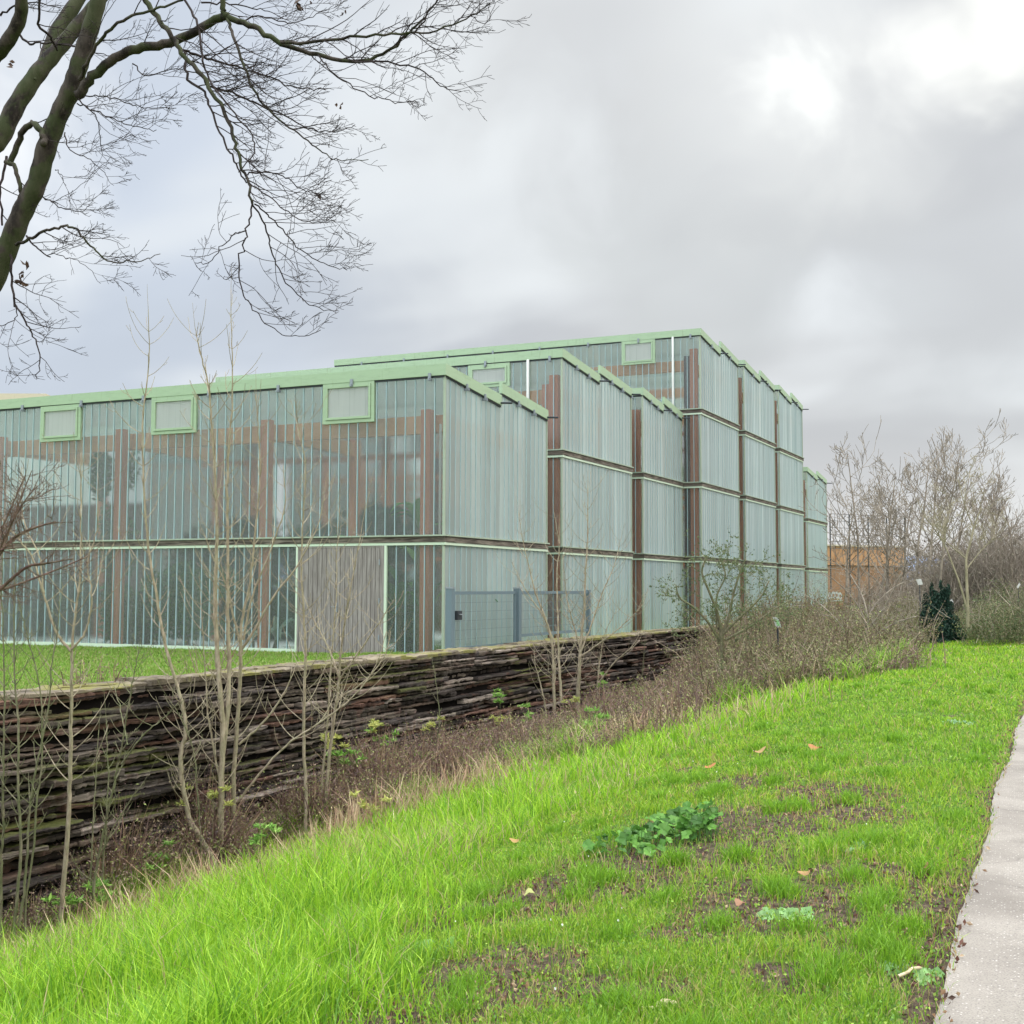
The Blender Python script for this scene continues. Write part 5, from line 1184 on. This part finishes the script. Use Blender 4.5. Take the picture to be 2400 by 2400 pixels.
# broad leaved mallow patches
def mallow(u, v, n, R_, label, seed, col=((.075, .19, .03), (.12, .27, .045), (.05, .13, .025), (.19, .33, .08)), size=.038, hh=.17):
    r = np.random.default_rng(seed); g = ground_at(u, v); o = empty('broad_leaved_weed', tuple(g), label, 'weed', 'broad leaved weeds on the lawn'); st = MB(g); lf = MB(g)
    for k in range(n):
        a = r.uniform(0, 6.28); q = R_*math.sqrt(r.random()); P = g+np.array([math.cos(a)*q, math.sin(a)*q, 0]); hz_ = hh*r.uniform(.4, 1.0)*(1-.4*q/R_); P[2] = float(gh(P[0], P[1]))
        T_ = P+np.array([r.normal()*.03, r.normal()*.03, hz_]); st.tube([P, T_], [.003, .002], 4, (.12, .26, .07))
        s = size*r.uniform(.6, 1.25); nx_, ny_ = r.normal()*.55, r.normal()*.55-.25; Nn = nrm(np.array([nx_, ny_, 1.0])); A = nrm(np.cross(Nn, r.normal(size=3))); B_ = np.cross(Nn, A)
        th = np.linspace(0, 2*np.pi, 15)[:-1]; rad = s*(1+.16*np.cos(th*5))*(1-.45*(np.abs(th-np.pi) < .25)); ring = T_+rad[:, None]*(np.cos(th)[:, None]*A+np.sin(th)[:, None]*B_)+Nn*(.15*s*np.cos(th*3))[:, None]
        V = np.vstack([T_-Nn*.18*s, ring]); Tq = np.array([[0, i+1, (i+1) % 14+1] for i in range(14)]); c = np.array(col[r.integers(0, 3)])*r.uniform(.8, 1.35); lf.add(V, None, Tq, c)
    st.build('foliage_stalks', M_LEAF, o); lf.build('foliage', M_LEAF, o)
mallow(1500, 1990, 70, .36, 'left and largest clump of broad dark green leaves on the bank', 601); mallow(1575, 1955, 45, .27, 'middle clump of broad dark green leaves, furthest back', 602); mallow(1635, 1970, 45, .17, 'right clump of broad dark green leaves beside the bare soil', 603, hh=.3)
mallow(1820, 2150, 16, .14, 'small flat rosette of pale green leaves in the large bare patch', 604, ((.20, .34, .12), (.24, .40, .15), (.16, .30, .10)), .035, .03)
mallow(2120, 2290, 14, .12, 'small pale green rosette on the worn edge of the path', 605, ((.20, .34, .12), (.24, .40, .15), (.16, .30, .10)), .035, .03)
mallow(1000, 2240, 16, .14, 'clump of small pale leaves amid the bare soil at the bottom', 606, ((.20, .36, .12), (.24, .42, .13), (.16, .30, .08)), .03, .05)
mallow(2010, 2000, 14, .12, 'grey green rosette in the lawn near the path', 607, ((.15, .28, .14), (.20, .33, .18), (.16, .28, .12)), .035, .04)
mallow(2250, 1700, 14, .14, 'pale green rosette close to the path further along', 608, ((.20, .34, .18), (.24, .38, .2), (.16, .28, .12)), .04, .05)
# ------------------------------------------------------------------ small things on the ground
def leaf_thing(u, v, size, col, label, seed, stand=-.1):
    r = np.random.default_rng(seed); g = ground_at(u, v); g[2] = float(gh(g[0], g[1])); n = 12; th = np.linspace(0, 2*np.pi, n, endpoint=False)
    rad = size*(1+.18*np.cos(th*3+r.random()))*np.where(np.abs(th-np.pi) < .4, .8, 1); N_ = nrm(np.array([r.normal()*.3, -stand-.3, 1.0])); A = nrm(np.cross(N_, r.normal(size=3))); B_ = np.cross(N_, A)
    c0 = g+np.array([0, 0, size*.25+.04]); curl = .22*size*np.cos(th*2)
    ring = c0+(rad*np.cos(th))[:, None]*A+(rad*.75*np.sin(th))[:, None]*B_+N_*curl[:, None]; inner = c0+.5*(ring-c0)-N_*.10*size
    V = np.vstack([c0-N_*.12*size, inner, ring]); Tq = [[0, i+1, (i+1) % n+1] for i in range(n)]; Q = [[i+1, n+i+1, n+(i+1) % n+1, (i+1) % n+1] for i in range(n)]
    me = mesh_np('fallen_leaf', V-g, Q, Tq, np.tile(np.array(col), (len(V), 1)), M_DRY, True); o = link('fallen_leaf', me, None, tuple(g), label=label, category='leaf', group='fallen leaves on the grass')
for k, (u, v, s, c, lb) in enumerate([
  (1911, 1765, .075, (.36, .16, .07), 'large curled orange leaf lying right of the others on the lawn'), (1663, 1808, .06, (.38, .17, .07), 'round orange leaf at the edge of the long grass'),
  (1780, 1772, .07, (.34, .23, .10), 'pale tan leaf between the two orange ones'), (1208, 1985, .045, (.36, .23, .09), 'yellow tan leaf standing in the long grass'), (1888, 2065, .04, (.36, .22, .10), 'upright yellowish leaf near the large bare patch'),
  (1240, 2115, .04, (.33, .34, .12), 'yellow green leaf in the bare hollow of the bank'), (1735, 2140, .035, (.28, .15, .09), 'brown leaf lying in the large bare patch'), (2168, 2052, .028, (.30, .16, .09), 'small brown leaf on the worn edge by the path')]):
    leaf_thing(u, v, s, c, lb, 700+k)
def stick(u0, v0, u1, v1, r0, mat, label, seed, name='stick'):
    a = ground_at(u0, v0); b = ground_at(u1, v1); a[2] = float(gh(a[0], a[1]))+.02; b[2] = float(gh(b[0], b[1]))+.03; r = np.random.default_rng(seed)
    P = np.array([a, a*.6+b*.4+r.normal(size=3)*.008, a*.3+b*.7+r.normal(size=3)*.008, b]); m = MB(a); m.tube(smooth_poly(P, 4), [r0]*12+[r0*.6], 7); o = m.build(name, mat, None, True, tuple(a), label=label, category='stick')
M_STICK = m_bark('pale_stick', (.40, .32, .20), (.55, .46, .30))
stick(2105, 2303, 2160, 2288, .007, M_STICK, 'short pale stick on the lawn beside the path', 1)
stick(1500, 2382, 1590, 2378, .014, M_STICK, 'pale broken piece of wood at the bottom edge of the lawn', 2)
# leaf litter in the bare patches, daisies
P = []; 
for (pxy, rx, ry) in PW:
    k = int(90*rx*ry/.06); k = min(max(k, 25), 260); a = gr.uniform(0, 6.28, k); q = np.sqrt(gr.random(k))*1.1; x = pxy[0]+np.cos(a)*q*rx; y = pxy[1]+np.sin(a)*q*ry*1.6; P.append(np.stack([x, y, gh(x, y)+.012], -1))
ex = gr.uniform(3.5, 20, 380); xx_ = PATH_X(ex)-.09+gr.normal(size=380)*.07; P.append(np.stack([xx_, ex, gh(xx_, ex)+.03], -1)); P = np.vstack(P); P = P[P[:, 0] < PATH_X(P[:, 1])+.05*gr.random(len(P))+.02]; P[:, 2] = np.where(P[:, 0] > PATH_X(P[:, 1]), np.maximum(P[:, 2], .03), P[:, 2])
V, Q, cc = leaves(P, .030, [(.13, .06, .045), (.20, .11, .075), (.08, .045, .035), (.28, .17, .10), (.35, .25, .16)], gr, 2.0, .55)
link('leaf_litter', mesh_np('leaf_litter', V, Q, None, cc, M_DRY), kind='stuff', label='small dead leaves scattered on the bare soil and the path edge')
x, y, d = visible(420, 4, 34); keep = (x < PATH_X(y)-.1) & (x > x_long(y)-.2); dz = vnoise(x, y, .8, 90); keep &= (dz > -.1); x, y, d = x[keep], y[keep], d[keep]
P = np.stack([x, y, gh(x, y)+.065], -1); V, Q, cc = leaves(P, np.maximum(.013, d*.0010), [(.85, .85, .78)], gr, 6, 1.0)
link('daisies', mesh_np('daisies', V, Q, None, cc, M_LEAF), kind='stuff', label='tiny white daisies dotted over the lawn')

# plant labels
def plant_label(corners, dep, label, green=None, postmat=M_DARKM, post=True, depp=.012):
    P = np.array([at_d(u, v, dep) for u, v in corners]); c = P.mean(0); gz = float(gh(c[0], c[1])); o = empty('plant_label', (c[0], c[1], gz), label, 'sign', 'plant name labels on posts'); og = (c[0], c[1], gz)
    n = -fw*depp; V = np.vstack([P, P-n]); m = MB(og); m.add(V, [[3, 2, 1, 0], [4, 5, 6, 7], [0, 1, 5, 4], [1, 2, 6, 5], [2, 3, 7, 6], [3, 0, 4, 7]]); pl_ = m.build('label_plate', M_WHITE, o)
    if green:
        a = P[0]; ux = P[1]-P[0]; uy = P[3]-P[0]; q = [a+ux*x_+uy*y_-fw*.004 for x_, y_ in green]; m = MB(og); m.add(np.array(q), [[3, 2, 1, 0]]); m.build('printed_field', M_LBLGREEN, pl_)
    m = MB(og); b = P[2:4].mean(0)+fw*.03; m.tube([(b[0], b[1], gz-.1), tuple(.5*(P[0]+P[1])*.3+b*.7+fw*.02)], .022 if post else .008, 8); m.build('post', postmat, o)
plant_label([(1811, 1447), (1824, 1446), (1832, 1470), (1819, 1471)], 27, 'small tilted white plant label with a green field above the bramble thicket', [(.28, .3), (.85, .3), (.85, .85), (.28, .85)])
plant_label([(2147, 1358), (2159, 1357), (2163, 1370), (2152, 1371)], 35, 'bright white plant label on a dark post left of the yew')
plant_label([(2223, 1411), (2231, 1404), (2235, 1411), (2229, 1416)], 36, 'faint pale green label at the right side of the yew')
plant_label([(2383, 1376), (2389, 1366), (2392, 1370), (2386, 1379)], 33.6, 'narrow white label among the bushes by the right edge', post=False)
M_CHALK = m_paint('chalky_paint', (.42, .42, .41), (.25, .2, .18), .5)
# graffiti panel glimpsed past the end of the hall
a = at_d(1941, 1402, 80); b = at_d(1978, 1402, 80); zt_ = at_d(1950, 1389, 80)[2]
o = empty('graffiti_board', (a[0], a[1], 0), 'low board with white bubble graffiti glimpsed past the end of the hall', 'board'); og = (a[0], a[1], 0.0); dv = (b-a)/np.linalg.norm(b-a)
m = MB(og); m.bar(a[:2]-dv[:2]*.3, b[:2]+dv[:2]*.3, -.1, zt_+.25, -.1, zt_+.25, -.1, 0); m.build('panel', M_ORANGED, o)
nn = np.array([dv[1], -dv[0], 0])
hgt_ = .62; zb_ = zt_-.45
def blob(cx, cz, rx, rz, mat, off, nm, parent, hole=0):
    th = np.linspace(0, 2*np.pi, 19)[:-1]; ro = np.stack([cx+rx*np.cos(th), cz+rz*np.sin(th)], -1); ri = np.stack([cx+rx*hole*np.cos(th), cz+rz*hole*np.sin(th)], -1)
    f = lambda q: np.array([a[0]+dv[0]*q[0]+nn[0]*off, a[1]+dv[1]*q[0]+nn[1]*off, q[1]])
    V = np.array([f(q) for q in ro]+[f(q) for q in ri]); n = 18; m = MB(og); m.add(V, [[i, (i+1) % n, n+(i+1) % n, n+i] for i in range(n)]); return m.build(nm, mat, parent)
for k, (cx, w_) in enumerate(((.12, .13), (.37, .16), (.60, .16), (.83, .13))):
    blob(cx, zb_+.22+.05*(k in (1, 2)), w_, .26, M_CHALK, .012, 'bubble_letter', o, .42)
m = MB(og); m.bar(a[:2]+nn[:2]*.02, (a+dv*.98)[:2]+nn[:2]*.02, zb_-.16, zb_-.06, zb_-.14, zb_-.04, 0, .01); m.build('underline', M_CHALK, o)
